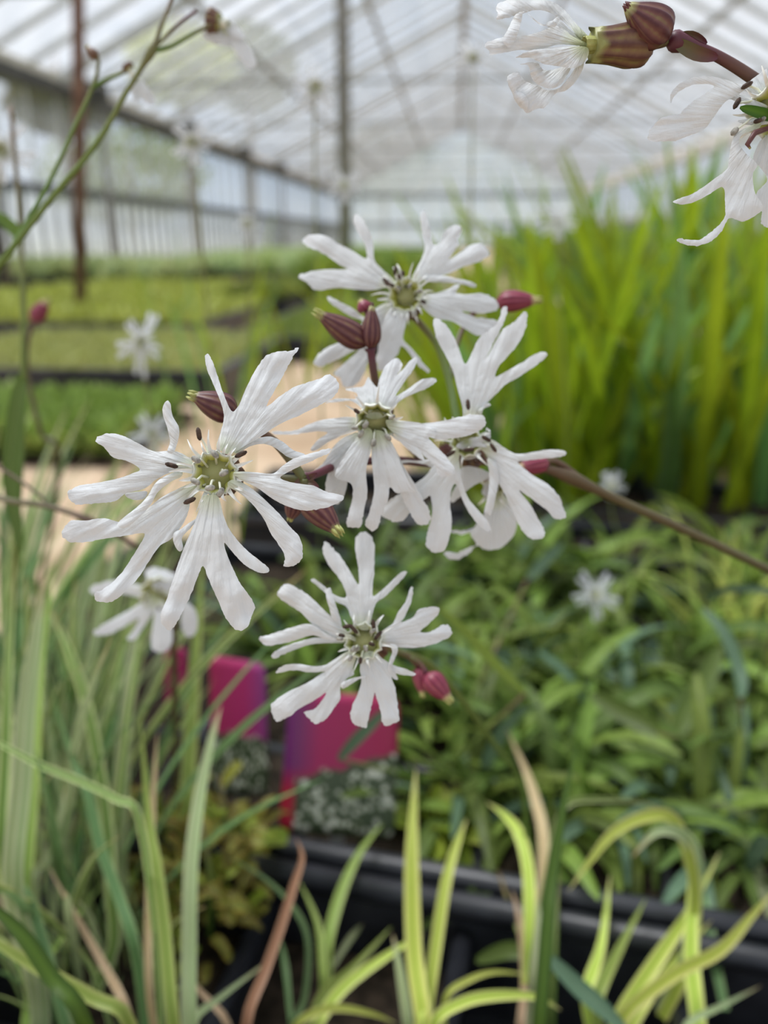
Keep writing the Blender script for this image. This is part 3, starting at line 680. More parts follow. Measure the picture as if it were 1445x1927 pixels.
blades('lime_grass', on_floor(P(1020, 1930, .31))+Vector((0,0,.05)), 'pale arching grass blades beside the dark upright stem', 'lime grass tufts', [
    (B_, [(575,1150),(572,900),(540,760),(490,690),(420,640)], 44, .32, .37, 'lime'),
    (B_, [(625,1000),(625,760),(600,640),(560,520),(490,370)], 38, .36, .42, 'tan'),
    (B_, [(590,1300),(605,1100),(600,950)], 40, .30, .33, 'sedge_pale'),
    (B_, [(545,1449),(560,1300),(540,1080),(510,960)], 36, .31, .35, 'tan'),
    (B_, [(600,1150),(640,900),(700,660),(850,630),(980,640),(1100,680)], 20, .33, .36, 'sedge')])
blades('lime_grass', on_floor(P(1180, 1960, .31))+Vector((0,0,.05)), 'yellow-lime grass fan with arching tips, bottom right', 'lime grass tufts', [
    (B_, [(1190,1449),(1165,1200),(1170,950),(1160,790)], 56, .31, .35, 'lime'),
    (B_, [(1180,1000),(1160,850),(1100,700),(1000,690),(880,750),(790,860),(720,960)], 42, .33, .32, 'lime'),
    (B_, [(1185,900),(1170,800),(1110,745),(1030,750),(950,840)], 46, .33, .32, 'sedge_pale'),
    (B_, [(900,1430),(1050,1200),(1150,1050),(1270,820)], 52, .31, .35, 'lime'),
    (B_, [(920,1420),(1100,1270),(1270,1180),(1380,1060),(1470,960)], 44, .30, .33, 'lime'),
    (B_, [(790,1310),(840,1150),(870,900)], 42, .32, .36, 'lime'),
    (B_, [(830,1330),(900,1180),(1000,990)], 42, .31, .35, 'limegreen'),
    (B_, [(1290,1400),(1240,1150),(1215,960)], 38, .33, .37, 'sedge_green'),
    (B_, [(1150,1449),(1280,1380),(1420,1310)], 24, .30, .32, 'sedge_pale'),
    (B_, [(950,1449),(1080,1250),(1240,1070)], 40, .32, .35, 'lime'),
    (B_, [(1500,1200),(1430,950),(1330,740)], 44, .36, .42, 'sedge_pale'),
    (B_, [(1440,1400),(1390,1000),(1340,800)], 40, .36, .42, 'limegreen')])
blades('green_grass', on_floor(P(1010, 1960, .24))+Vector((0,0,.05)), 'single dark green upright blade narrowing to a point, right of centre', None, [
    (B_, [(610,1480),(640,1100),(660,900),(700,650),(745,430)], 46, .235, .27, 'dark')])
def leaf_plant(name, base, label, items):
    e = empty(name, base, label, 'plant')
    for (ox, oy, s), pts, wpx, d0, d1, mt in items:
        n = len(pts); W = [P(ox+x/s, oy+y/s, d0+(d1-d0)*i/(n-1)) for i, (x, y) in enumerate(pts)]
        V, F, UV = ribbon(W, wpx/s/FPX*(d0+d1)/2, lanceP, 5, 0.3, None, random.uniform(-.4,.4)); link('leaf', mesh('leaf', V, F, UV), e, M[mt])
        V, F, UV = tube([e.location, (e.location+W[0])*0.5+Vector((0,0,.004)), W[0]], [.0012,.001,.0008], 6); link('leaf_stalk', mesh('leaf_stalk', V, F, UV), e, M['stem_green'])
    return e
g = on_floor(P(1040, 1960, .32))
leaf_plant('lance_leaved_plant', Vector((g.x, g.y, .05)), 'dark green lance-leaved plant growing up beside the dark stem, near tray', [
    (B_, [(640,1200),(750,1310),(840,1390),(930,1480)], 80, .29, .28, 'leaf3'), (B_, [(620,1200),(500,1180),(380,1220)], 74, .33, .34, 'leaf'), (B_, [(460,890),(400,960),(310,1030),(180,1095)], 80, .38, .37, 'leaf'), (B_, [(680,780),(740,730),(810,700)], 60, .38, .40, 'leaf3')])
g = on_floor(P(1400, 1400, .5))
D_ = (800, 850, 2.24)
leaf_plant('lance_leaved_plant', Vector((g.x, g.y, .05)), 'blue-green plant with long arching leaves at the right edge', [
    (D_, [(1500,600),(1380,575),(1270,580),(1180,630)], 40, .38, .42, 'leaf3'), (D_, [(1330,1040),(1330,940),(1260,760),(1170,660)], 66, .40, .44, 'leaf3'), (D_, [(1060,1200),(1110,1080),(1180,960),(1240,830)], 120, .46, .50, 'leaf'), (D_, [(980,1190),(900,1130),(800,1080),(700,1020)], 110, .44, .47, 'leaf'), (D_, [(960,1000),(950,900),(960,780)], 100, .56, .58, 'leaf3')])
g = on_floor(P(820, 1300, .45))
leaf_plant('lance_leaved_plant', Vector((g.x, g.y, .05)), 'plant with slanting pale leaf between lowest flower and leafy plants', [
    (D_, [(420,1020),(300,900),(180,770),(60,660)], 60, .36, .32, 'leaf2'), (A_, [(1280,500),(1340,430),(1400,370),(1470,300)], 56, .36, .35, 'leaf3'), (D_, [(320,780),(270,650),(210,540)], 40, .46, .48, 'leaf'), (D_, [(430,540),(500,460),(580,390)], 60, .55, .56, 'leaf3')])

# ------------------------------------------------------------------ plant labels (pink printed cards)
def label_mat(name, purple_side):
    m, t, o = nmat(name); uv, x, y = uvxy(t)
    # pink ground fading to magenta/purple at one side
    bnd = ramp(t, x, [(0.0, G_(110,40,110)), (0.13, G_(128,44,104)), (0.3, G_(168,34,92)), (1.0, G_(158,28,74))] if purple_side < 0 else [(0.0, G_(176,36,92)), (0.6, G_(178,34,104)), (1.0, G_(140,60,130))])
    if purple_side < 0:
        low = ramp(t, y, [(0.30, (1,1,1)), (0.48, (0,0,0))]); mr_ = nd(t, 'ShaderNodeMix', data_type='RGBA'); t.links.new(low, mr_.inputs[0]); t.links.new(bnd, mr_.inputs[6]); mr_.inputs[7].default_value = (*G_(176,36,62), 1); bnd = mr_.outputs[2]
    # photo of small white flowers, below a slanting edge
    tco = nd(t, 'ShaderNodeMapping'); tco.inputs['Scale'].default_value = (14, 17, 1); t.links.new(uv, tco.inputs[0])
    vo = nd(t, 'ShaderNodeTexVoronoi', Scale=1.0); t.links.new(tco.outputs[0], vo.inputs['Vector'])
    n2 = nd(t, 'ShaderNodeTexNoise', Scale=5.0, Detail=4.0); t.links.new(uv, n2.inputs['Vector'])
    ad = nd(t, 'ShaderNodeMath', operation='MULTIPLY_ADD'); ad.inputs[1].default_value = 1.1; t.links.new(n2.outputs['Fac'], ad.inputs[0]); t.links.new(vo.outputs['Distance'], ad.inputs[2])
    ph = ramp(t, ad.outputs[0], [(0.45, G_(232,232,222)), (0.85, G_(204,206,190)), (0.95, G_(140,150,116)), (1.0, G_(70,82,58))])
    sl = nd(t, 'ShaderNodeMath', operation='MULTIPLY_ADD'); sl.inputs[1].default_value = -0.25 if purple_side < 0 else 0.03; t.links.new(x, sl.inputs[0]); t.links.new(y, sl.inputs[2])
    nzz = nd(t, 'ShaderNodeTexNoise', Scale=7.0); t.links.new(uv, nzz.inputs['Vector'])
    s2 = nd(t, 'ShaderNodeMath', operation='MULTIPLY_ADD'); s2.inputs[1].default_value = 0.12; t.links.new(nzz.outputs['Fac'], s2.inputs[0]); t.links.new(sl.outputs[0], s2.inputs[2])
    ed = ramp(t, s2.outputs[0], [(0.40 if purple_side < 0 else 0.50, (1,1,1)), (0.43 if purple_side < 0 else 0.53, (0,0,0))])
    fac = ed
    if purple_side < 0:                                # pink strip down the side of the photo
        lf = ramp(t, x, [(0.10, (0,0,0)), (0.13, (1,1,1))])
        mm = nd(t, 'ShaderNodeMix', data_type='RGBA', blend_type='MULTIPLY'); mm.inputs[0].default_value = 1; t.links.new(ed, mm.inputs[6]); t.links.new(lf, mm.inputs[7]); fac = mm.outputs[2]
    mx = nd(t, 'ShaderNodeMix', data_type='RGBA'); t.links.new(fac, mx.inputs[0]); t.links.new(bnd, mx.inputs[6]); t.links.new(ph, mx.inputs[7])
    p = nd(t, 'ShaderNodeBsdfPrincipled', Roughness=0.35); t.links.new(mx.outputs[2], p.inputs['Base Color']); t.links.new(p.outputs[0], o.inputs['Surface']); return m
def plant_label(tl, tr, bl, br, d_top, d_bot, label, mat, zf=.05):
    """card with rounded corners, bent a little, on a pointed stake; corners in pixels"""
    c = [P(*tl, d_top), P(*tr, d_top), P(*bl, d_bot), P(*br, d_bot)]
    bot = (c[2]+c[3])/2
    e = empty('plant_label', Vector((bot.x, bot.y, zf)), label, 'plant label', 'pink plant labels')
    nx, ny = 12, 14; V, F, UV = [], [], []
    nrm = (c[1]-c[0]).cross(c[2]-c[0]).normalized()
    if nrm.dot(CAM-c[0]) < 0: nrm = -nrm
    rr = 0.12
    for s in (1, -1):
        for j in range(ny+1):
            for i in range(nx+1):
                x, y = i/nx, j/ny
                for cx_, cy_ in ((rr,rr*.7),(1-rr,rr*.7),(rr,1-rr*.7),(1-rr,1-rr*.7)):     # round the corners
                    dx, dy = (x-cx_)/rr, (y-cy_)/(rr*.7)
                    if ((cx_ < .5) == (dx < 0)) and ((cy_ < .5) == (dy < 0)) and math.hypot(dx, dy) > 1:
                        q = max(abs(dx), abs(dy))/math.hypot(dx, dy); x, y = cx_+dx*rr*q, cy_+dy*rr*.7*q
                p = (c[2]*(1-x)+c[3]*x)*(1-y) + (c[0]*(1-x)+c[1]*x)*y
                V.append(p + nrm*(s*0.0004 + 0.004*(x-.5)**2)); UV.append((x, y))
    N1 = (nx+1)*(ny+1)
    for j in range(ny):
        for i in range(nx):
            a = j*(nx+1)+i; F.append((a, a+1, a+nx+2, a+nx+1)); F.append((N1+a, N1+a+nx+1, N1+a+nx+2, N1+a+1))
    ring = [i for i in range(nx+1)] + [j*(nx+1)+nx for j in range(1, ny+1)] + [ny*(nx+1)+i for i in range(nx-1, -1, -1)] + [j*(nx+1) for j in range(ny-1, 0, -1)]
    for a, b in zip(ring, ring[1:]+ring[:1]): F.append((a, N1+a, N1+b, b))
    link('card', mesh('card', V, F, UV), e, mat)
    wv = (c[3]-c[2]).normalized()*0.004; f = Vector((bot.x, bot.y+.004, zf-.015))
    V = [bot-wv-nrm*.001, bot+wv-nrm*.001, f+wv*.2, f-wv*.2]; V += [v-nrm*.0008 for v in V]
    link('stake', mesh('stake', V, [(0,1,2,3),(7,6,5,4),(0,4,5,1),(1,5,6,2),(2,6,7,3),(3,7,4,0)], smooth=False), e, M['bar'])
plant_label((545,1300),(752,1312),(525,1566),(742,1580), .420, .418, 'pink label with white flower photo and red side strip, nearer of the two', label_mat('label_print_near', -1))
plant_label((396,1232),(500,1250),(398,1496),(508,1498), .452, .448, 'narrow pink label with white flower photo behind the pale grass blade', label_mat('label_print_far', 1))
plant_label((308,1214),(352,1222),(312,1330),(352,1335), .54, .54, 'small plain pink label edge just left of the narrow label', plain('label_pink', G_(170,34,96), G_(186,48,110), 20, .4))

# ------------------------------------------------------------------ ragged white flowers
K1 = (100, 630, 2.4914); K2 = (540, 380, 2.676); K3 = (560, 650, 2.676); K4 = (470, 980, 3.524); K5 = (900, 0, 2.651); K0 = (0, 0, 1.0)
def inside(poly, q):
    x, y = q[:,0], q[:,1]; r = np.zeros(len(q), bool); j = len(poly)-1
    for i in range(len(poly)):
        xi, yi = poly[i]; xj, yj = poly[j]
        c = ((yi > y) != (yj > y)) & (x < (xj-xi)*(y-yi)/((yj-yi) if abs(yj-yi) > 1e-9 else 1e-9)+xi)
        r ^= c; j = i
    return r
def edge_dist(poly, q):
    a = poly; b = np.roll(poly, -1, 0); ab = b-a; L2 = (ab**2).sum(1)+1e-9
    t = np.clip(((q[:,None,:]-a[None])*ab[None]).sum(2)/L2[None], 0, 1)
    return np.sqrt((((a[None]+ab[None]*t[...,None])-q[:,None,:])**2).sum(2)).min(1)
def petal_obj(parent, K, outlines, centre, d, dz=0, a=0, b=0, cup=0.5, step=5.0, seed=0, thick=0.00022, mat=None, name='petal', ripple=0.6):
    ox, oy, s = K; rnd = random.Random(seed)
    cxy = np.array([ox+centre[0]/s, oy+centre[1]/s])
    polys = []
    for ol in outlines:
        ex = 0.0
        if isinstance(ol, tuple): ol, ex = ol
        A = np.array([(ox+x/s, oy+y/s) for x, y in ol]); polys.append((A, ex))
    R = max(np.sqrt(((A-cxy)**2).sum(1)).max() for A, _ in polys)
    mean = sum((A-cxy).sum(0) for A, _ in polys); m_ang = math.atan2(mean[1], mean[0]); ca, sa = math.cos(m_ang), math.sin(m_ang)
    V, F, UV = [], [], []; sharp = []
    for A, ex in polys:
        per = np.sqrt(((np.roll(A,-1,0)-A)**2).sum(1)).mean()
        n = max(2, int(round(per/(step*0.8)))); c = crom(A, n, True)
        rr = np.sqrt(((c-cxy)**2).sum(1))/R
        for i in range(len(c)):                        # fine raggedness, most at the lobe ends
            v = noise.noise_vector(Vector((c[i][0]*0.13, c[i][1]*0.13, seed*3.1))) + noise.noise_vector(Vector((c[i][0]*0.33, c[i][1]*0.33, seed*2.3)))*0.8
            c[i] += np.array([v.x, v.y])*(0.3+2.6*max(0, rr[i]-0.55))*step*0.34
        x0, y0 = c.min(0); x1, y1 = c.max(0)
        gx, gy = np.meshgrid(np.arange(x0, x1, step), np.arange(y0, y1, step)); gx[1::2] += step/2
        q = np.stack([gx.ravel(), gy.ravel()], 1)
        if len(q):
            q = q[inside(c, q)]
        if len(q): q = q[edge_dist(c, q) > step*0.5]
        pts = np.vstack([c, q]) if len(q) else c
        m = len(c)
        vo, eo, fo, *_ = delaunay_2d_cdt([Vector(p) for p in pts], [(i, (i+1) % m) for i in range(m)], [], 1, 1e-4)
        q = np.array([(p.x, p.y) for p in vo]); ed = edge_dist(c, q)
        half = max(ed.max(), 1e-3)
        rel = q-cxy; r = np.sqrt((rel**2).sum(1)); t = r/R; th = np.arctan2(-rel[:,0]*sa+rel[:,1]*ca, rel[:,0]*ca+rel[:,1]*sa)   # angle from the petal's own middle
        dep = np.zeros(len(q))
        for i in range(len(q)):
            e_ = min(1.0, ed[i]/max(half*0.9, 3.0))
            z = dz + ex + a*t[i] + b*t[i]**2 + 0.38*cup*(1-e_)**2
            z += ripple*noise.noise(Vector((q[i][0]*0.022, q[i][1]*0.022, seed*1.7)))*(0.4+t[i])
            z += 0.24*noise.noise(Vector((th[i]*26, t[i]*1.8, seed)))*min(1, t[i]*2.5) + 0.07*noise.noise(Vector((q[i][0]*0.07, q[i][1]*0.07, seed*2.9)))
            dep[i] = d + z*0.001
        b0 = len(V)
        front = [P(q[i][0], q[i][1], dep[i]) for i in range(len(q))]
        nq = len(q)
        for i in range(nq): V.append(front[i]); UV.append((th[i]/6.2832+0.5, t[i]))
        for i in range(nq): V.append(front[i] + (front[i]-CAM).normalized()*thick); UV.append((th[i]/6.2832+0.5, t[i]))
        cnt = {}
        for f in fo:
            f = tuple(f); v0, v1, v2 = (front[k] for k in f[:3])
            if (v1-v0).cross(v2-v0).dot(CAM-v0) < 0: f = f[::-1]
            F.append(tuple(b0+k for k in f)); F.append(tuple(b0+nq+k for k in f[::-1]))
            for k in range(len(f)):
                e_ = (f[k], f[(k+1) % len(f)]); cnt[tuple(sorted(e_))] = cnt.get(tuple(sorted(e_)), []) + [e_]
        for key, es in cnt.items():
            if len(es) == 1:
                i, j = es[0]; F.append((b0+j, b0+i, b0+nq+i, b0+nq+j)); sharp += [(b0+i, b0+j), (b0+nq+i, b0+nq+j)]
    me = mesh(name, V, F, UV)
    sset = set(tuple(sorted(e)) for e in sharp)
    at = me.attributes.new('sharp_edge', 'BOOLEAN', 'EDGE')
    at.data.foreach_set('value', [tuple(sorted(e.vertices)) in sset for e in me.edges])
    return link(name, me, parent, mat or M['petal'])

def pod(V, F, UV, base, tip, R, prof, ribs=10, amp=0.06, sides=40, rows=14, teeth=0.0, flat=None):
    """ribbed calyx from base to tip; prof(t) -> relative radius"""
    ax = tip-base; L = ax.length; ax.normalize(); n = ax.orthogonal().normalized(); bb = ax.cross(n); k0 = len(V)
    for j in range(rows+1):
        t = j/rows
        for i in range(sides):
            ph = 2*math.pi*i/sides
            r = R*prof(t)*(1+amp*math.cos(ribs*ph)); tt = t + (teeth*max(0,(t-.75)*4)*(0.5+0.5*math.cos(5*ph)) if teeth else 0)
            V.append(base + ax*(L*tt) + (n*math.cos(ph)+bb*math.sin(ph))*r); UV.append((i/sides, t))
    for j in range(rows):
        for i in range(sides):
            a, c = k0+j*sides+i, k0+j*sides+(i+1) % sides; F.append((a, c, c+sides, a+sides))
    F.append(tuple(k0+i for i in range(sides))[::-1]); F.append(tuple(k0+rows*sides+i for i in range(sides)))
bud_prof = lambda t: [0.28,0.62,0.84,0.95,1.0,1.0,0.98,0.94,0.88,0.80,0.71,0.60,0.46,0.34,0.2][min(14,int(round(t*14)))]
bell_prof = lambda t: [0.25,0.7,0.9,1.0,1.04,1.05,1.04,1.0,0.96,0.92,0.88,0.85,0.82,0.80,0.80][min(14,int(round(t*14)))]
def bud(parent, base, tip, R, mat, label=None, pts=None):
    V, F, UV = [], [], []; pod(V, F, UV, base, tip, R, bud_prof, teeth=0.05)
    o = link('bud', mesh('bud', V, F, UV), parent, mat)
    if label: o['label'] = label
    ax = (tip-base); n = ax.orthogonal().normalized(); bb = ax.normalized().cross(n)      # pale calyx points at the tip
    for k in range(5):
        a = 2*math.pi*k/5; dr = (n*math.cos(a)+bb*math.sin(a))*(1.0 if pts is None else 0.45); p = base+ax*0.92+dr*R*0.26
        V, F, UV = tube([p, base+ax*1.03+dr*R*0.28, base+ax*1.12+dr*R*0.24], [R*.16, R*.11, R*.02], 6)
        link('sepal_point', mesh('sepal_point', V, F, UV), o, pts or M['sepal'])
    return o
M['bract'] = plain('bract_dark_red', srgb(70,32,38), srgb(110,66,64), 600, 0.45)
M['sepal'] = plain('sepal_tip', srgb(150,150,84), srgb(196,198,128), 700, 0.5)
def stamen(parent, root, tip, ax, L, r, mat):
    V, F, UV = tube([root, (root+tip)/2+Vector((0,0,.0006)), tip], [.00022,.0002,.00018], 6); nf = len(F)
    p0, p1 = tip-ax*L/2, tip+ax*L/2
    tube([p0, p0*.8+p1*.2, (p0+p1)/2, p0*.2+p1*.8, p1], [r*.4, r*.95, r, r*.95, r*.4], 8, V, F, UV)
    me = mesh('stamen', V, F, UV, midx=[0]*nf+[1]*(len(F)-nf)); me.materials.append(M['filament']); me.materials.append(mat)
    return link('stamen', me, parent)
def flower(plant, K, centre, d, petals, back, label, R=0.0034, anthers=(), n_st=6, scales=10, throat='throat', tr=0.0042, calyx='calyx', seed=1, step=5.0, ripple=0.6):
    """a flower is calyx + throat (own mesh) with petals, corona scales and stamens below it"""
    rnd = random.Random(seed*77+5)
    ox, oy, s = K; c = P(ox+centre[0]/s, oy+centre[1]/s, d)
    bk = Vector(back); ax = (c-bk).normalized()
    V, F, UV = [], [], []; pod(V, F, UV, bk, c-ax*0.002, R, bell_prof, teeth=0.15); nf = len(F)
    # throat: fluted funnel opening towards the viewer
    n = ax.orthogonal().normalized(); bb = ax.cross(n); k0 = len(V); sd = 30
    rows = ((-0.0025, .25), (-0.002, .5), (-0.0008, .8), (0.0006, 1.0), (0.0003, 1.06), (-0.0008, 1.05), (-0.0035, .72))
    for z, f in rows:
        for i in range(sd):
            p_ = 2*math.pi*i/sd; V.append(c + ax*z + (n*math.cos(p_)+bb*math.sin(p_))*tr*f*(1+0.10*math.cos(10*p_))); UV.append((i/sd, f))
    for j in range(len(rows)-1):
        for i in range(sd):
            a, e_ = k0+j*sd+i, k0+j*sd+(i+1) % sd; F.append((a, e_, e_+sd, a+sd))
    F.append(tuple(k0+i for i in range(sd)))
    me = mesh('flower', V, F, UV, midx=[0]*nf+[1 + 0]*(len(F)-nf)); me.materials.append(M[calyx]); me.materials.append(M[throat])
    fl = link('flower', me, plant); fl['label'] = label
    for i, pt in enumerate(petals):
        petal_obj(fl, K, pt[0], centre, d, *pt[1:], step=step, seed=seed*10+i, ripple=ripple)
    # corona scales: pairs of pale pointed slivers at the petal bases
    for k in range(scales):
        a = 2*math.pi*(k+rnd.uniform(-.25,.25))/max(1,scales); dr = n*math.cos(a)+bb*math.sin(a)
        p0 = c+dr*tr*0.95; L = rnd.uniform(.0018,.0040)
        W = [p0-ax*.0004, p0+dr*L*.5+ax*.0010, p0+dr*L+ax*rnd.uniform(-.0002,.0012)+n*rnd.uniform(-.0006,.0006)]
        V, F, UV = ribbon(W, rnd.uniform(.0006,.0011), lambda t: 1-0.9*t, 3, .5, ax); link('corona_scale', mesh('corona_scale', V, F, UV), fl, M['scale'])
    for (x, y, dzm, mt, angle) in anthers:
        tip = P(ox+x/s, oy+y/s, d+dzm*.001); an = math.radians(angle); axd = (RGT*math.cos(an)+UPV*math.sin(an))
        stamen(fl, c-ax*.0022+(tip-c).normalized()*tr*0.55, tip, axd, .0021 if mt == 'anther_brown' else .0016, .00042 if mt == 'anther_brown' else .0005, M[mt])
    for k in range(n_st):
        a = rnd.uniform(0, 6.28); dr = n*math.cos(a)+bb*math.sin(a); tip = c+dr*rnd.uniform(.0015,.0045)+ax*rnd.uniform(.001,.004)
        stamen(fl, c-ax*.0022+dr*tr*0.4, tip, dr, .0013, .00038, M[rnd.choice(['anther_grey','anther_brown','anther_grey'])])
    return fl
def plant(base, label, group='ragged white-flowered plants'):
    return empty('ragged_flower_plant', base, label, 'flowering plant', group)

# ---- central plant: leaning in from the right, carrying the cluster
b0 = P(1640, 1500, .42); b0.z = 0.05
cen = plant(b0, 'white ragged-petalled plant leaning in from the right with a cluster of four large blooms')
main = [b0, b0*0.5+P(1640,1200,.33)*0.5, P(1640,1165,.30), P(1445,1072,.225), P(1300,1003,.205), P(1150,935,.192), P(1060,893,.184), P(985,872,.18), P(900,868,.177), P(820,872,.173), P(740,866,.168), P(650,872,.159), P(600,890,.150), P(572,902,.146)]
stem_obj('stem', main, .0013, .00075, M['stem_purple'], cen, 6, 8, swell=((.445,.0006),(1.0,.0006)))
stem_obj('branch', [P(985,872,.18), P(1010,880,.181), P(1045,868,.183), P(1110,915,.189), P(1150,935,.192)], .0007, .0008, M['stem_purple'], cen, 4)
bud(cen, P(1030,870,.182), P(972,882,.178), .0021, M['calyx_pink'], 'small pink bud behind the right-hand flower')
# flower 1
F1 = [
 ([[(765,525),(785,455),(800,390),(790,330),(750,230),(720,160),(712,105),(725,88),(745,120),(770,190),(800,280),(838,358),(870,330),(900,260),(940,180),(985,110),(1040,80),(1105,78),(1150,62),(1125,105),(1085,180),(1045,250),(1000,335),(1060,290),(1130,245),(1220,215),(1290,188),(1325,210),(1340,245),(1310,295),(1240,335),(1150,380),(1060,420),(985,470),(900,520),(850,548),(815,560),(790,545)],
   ([(850,548),(900,515),(960,485),(1020,478),(1075,500),(1125,540),(1180,560),(1190,585),(1140,585),(1095,570),(1040,530),(985,512),(920,525),(870,555)], 1.2)], -0.3, 1.5, 2.2, 0.9),
 ([[(845,650),(880,640),(950,645),(1030,650),(1075,615),(1130,580),(1210,555),(1290,533),(1297,550),(1240,580),(1170,610),(1100,645),(1065,672),(1130,695),(1220,708),(1290,738),(1352,752),(1362,770),(1320,795),(1260,815),(1180,825),(1100,805),(1030,770),(960,720),(880,680)],
   ([(820,690),(860,680),(930,720),(1000,780),(1060,840),(1110,900),(1155,950),(1170,1010),(1160,1060),(1125,1085),(1080,1085),(1085,1040),(1060,990),(1020,930),(985,860),(930,790),(870,740),(825,715)], 0.6)], -0.8, -2.5, 1.2, 1.0),
 ([[(700,760),(680,830),(655,900),(620,980),(590,1060),(560,1150),(535,1230),(505,1300),(505,1345),(540,1385),(575,1360),(605,1300),(645,1220),(680,1130),(703,1085),(730,1150),(770,1240),(800,1310),(840,1370),(878,1387),(915,1365),(930,1320),(945,1280),(925,1230),(880,1170),(845,1100),(815,1030),(803,975),(850,1030),(900,1080),(960,1113),(1005,1115),(1010,1095),(970,1060),(920,1020),(870,970),(825,910),(800,850),(785,790),(770,755),(740,750)],
   ([(600,910),(565,930),(565,975),(590,1015),(610,1000),(605,950),(650,900),(680,860),(640,880)], 0.5)], -0.8, -4.5, 3.0, 0.9),
 ([[(650,695),(580,725),(520,755),(460,800),(400,850),(330,880),(240,860),(160,870),(90,870),(55,900),(42,940),(75,970),(150,972),(250,955),(350,940),(420,930),(425,950),(390,1010),(340,1090),(290,1150),(230,1195),(195,1210),(200,1245),(240,1255),(290,1245),(340,1200),(400,1140),(450,1060),(500,990),(550,960),(600,900),(630,840),(640,790),(630,760),(690,720)],
   ([(600,640),(540,655),(480,695),(440,760),(390,810),(320,865),(300,895),(340,905),(400,860),(455,800),(490,740),(550,690),(600,665)], -0.9)], -0.2, -2.0, 1.0, 0.9),
 ([[(650,590),(590,550),(530,545),(470,545),(400,510),(330,475),(270,462),(215,475),(200,500),(240,530),(280,575),(340,590),(390,615),(405,635),(370,650),(300,675),(200,695),(110,710),(72,740),(80,775),(120,795),(200,790),(290,780),(340,745),(430,720),(480,680),(540,650),(580,640),(660,630)],
   ([(535,548),(548,500),(535,440),(515,375),(515,335),(535,308),(550,325),(560,380),(588,430),(590,475),(575,530),(560,555)], -1.0),
   ([(340,745),(400,735),(440,735),(430,765),(390,775),(350,765)], 0.8)], -0.2, 0.5, 1.5, 0.9)]
c1 = P(405+18, 891+4, .143)
flower(cen, K1, (758,650), .1300, F1, c1, 'large white flower in sharpest focus with long narrow split petals and green throat', R=.0036, tr=.0034, n_st=0, seed=1, scales=22, step=4.0,
       anthers=((683,465,-2,'anther_brown',100),(880,560,-1.5,'anther_brown',25),(555,612,-1.5,'anther_brown',-15),(640,778,-1.2,'anther_brown',25),(670,585,-2,'anther_grey',-35),(758,560,-2,'anther_grey',-50),(800,648,-3,'anther_grey',30),(667,688,-3,'anther_grey',-30),(735,718,-3,'anther_grey',10),(785,738,-2.5,'anther_grey',60)))
nd1 = P(572, 902, .146)
stem_obj('branch', [nd1, P(520,900,.1475), P(460,897,.147), c1], .0008, .0007, M['stem_purple'], cen, 4)
stem_obj('branch', [nd1, P(548,868,.146), P(515,830,.146), P(470,800,.145), P(445,780,.144)], .0009, .0008, M['stem_purple'], cen, 4)
bud(cen, P(445,778,.144), P(362,745,.142), .0026, M['calyx'], 'dark purple bud with pale green tip above the large flower')
bud(cen, P(575,935,.146), P(636,1000,.142), .0026, M['calyx'], 'striped purple bud with green tip below the large flower')
bud(cen, P(556,945,.150), P(545,978,.150), .0016, M['calyx'], 'tiny purple bud half hidden under a petal')
stem_obj('branch', [nd1, P(574,920,.146), P(575,935,.146)], .0009, .0009, M['stem_purple'], cen, 3)
stem_obj('branch', [nd1, P(562,925,.149), P(556,945,.150)], .0006, .0006, M['stem_purple'], cen, 3)
for dx, dy in ((18,-8),(-14,10),(20,12)):
    V, F, UV = ribbon([nd1, P(572+dx*.6,902+dy*.4,.1455), P(572+dx*1.4,902+dy*1.4,.1450)], .0016, lanceP, 4, .4); link('bract', mesh('bract', V, F, UV), cen, M['stem_purple'])
# flower 3 (centre)
F3 = [
 ([[(345,360),(325,320),(270,280),(200,285),(150,290),(145,285),(200,268),(290,268),(295,240),(240,222),(280,212),(330,205),(355,160),(375,185),(400,210),(415,160),(440,110),(490,65),(525,90),(520,120),(500,150),(530,120),(565,75),(605,62),(590,110),(555,160),(520,210),(495,255),(560,215),(630,170),(690,165),(695,185),(650,215),(590,240),(530,270),(480,310),(450,340),(430,362),(390,372)]], 0, 2.5, 2.5, 0.7),
 ([[(335,372),(270,360),(180,367),(110,378),(50,400),(0,425),(-60,430),(-125,432),(-120,445),(-60,450),(-10,448),(40,440),(100,432),(150,440),(110,470),(80,500),(66,530),(100,525),(150,490),(210,460),(280,420),(335,395)]], 0.3, 2.0, 1.0, 0.6),
 ([[(450,375),(530,380),(620,392),(690,430),(690,465),(660,465),(700,510),(750,560),(790,620),(780,650),(720,660),(700,640),(690,600),(640,560),(600,510),(595,495),(640,575),(600,560),(530,500),(480,440),(450,405)],
   ([(615,395),(700,385),(800,365),(870,348),(930,355),(948,385),(930,420),(860,455),(780,470),(700,472),(640,450),(600,410)], 0.8)], -0.4, -2.0, 1.0, 0.9),
 ([[(330,420),(375,430),(372,520),(345,620),(350,740),(330,850),(320,910),(290,918),(250,910),(250,860),(275,780),(270,700),(200,670),(190,640),(230,560),(280,490)],
   ([(385,430),(440,440),(490,520),(520,600),(565,700),(590,740),(545,735),(500,745),(465,715),(455,780),(420,860),(400,920),(375,935),(340,900),(360,840),(385,740),(380,650),(372,550),(380,480)], 0.5)], -0.5, -3.0, 3.5, 0.8),
 ([[(430,450),(480,500),(530,600),(590,700),(640,790),(670,850),(655,900),(610,900),(570,850),(520,750),(470,640),(430,540)],
   ([(310,440),(240,460),(180,510),(130,590),(60,650),(70,668),(150,625),(140,700),(150,760),(200,800),(240,740),(260,640),(300,520)], 0.6)], 1.6, 1.0, 1.5, 0.6)]
c3 = P(712, 772, .164)
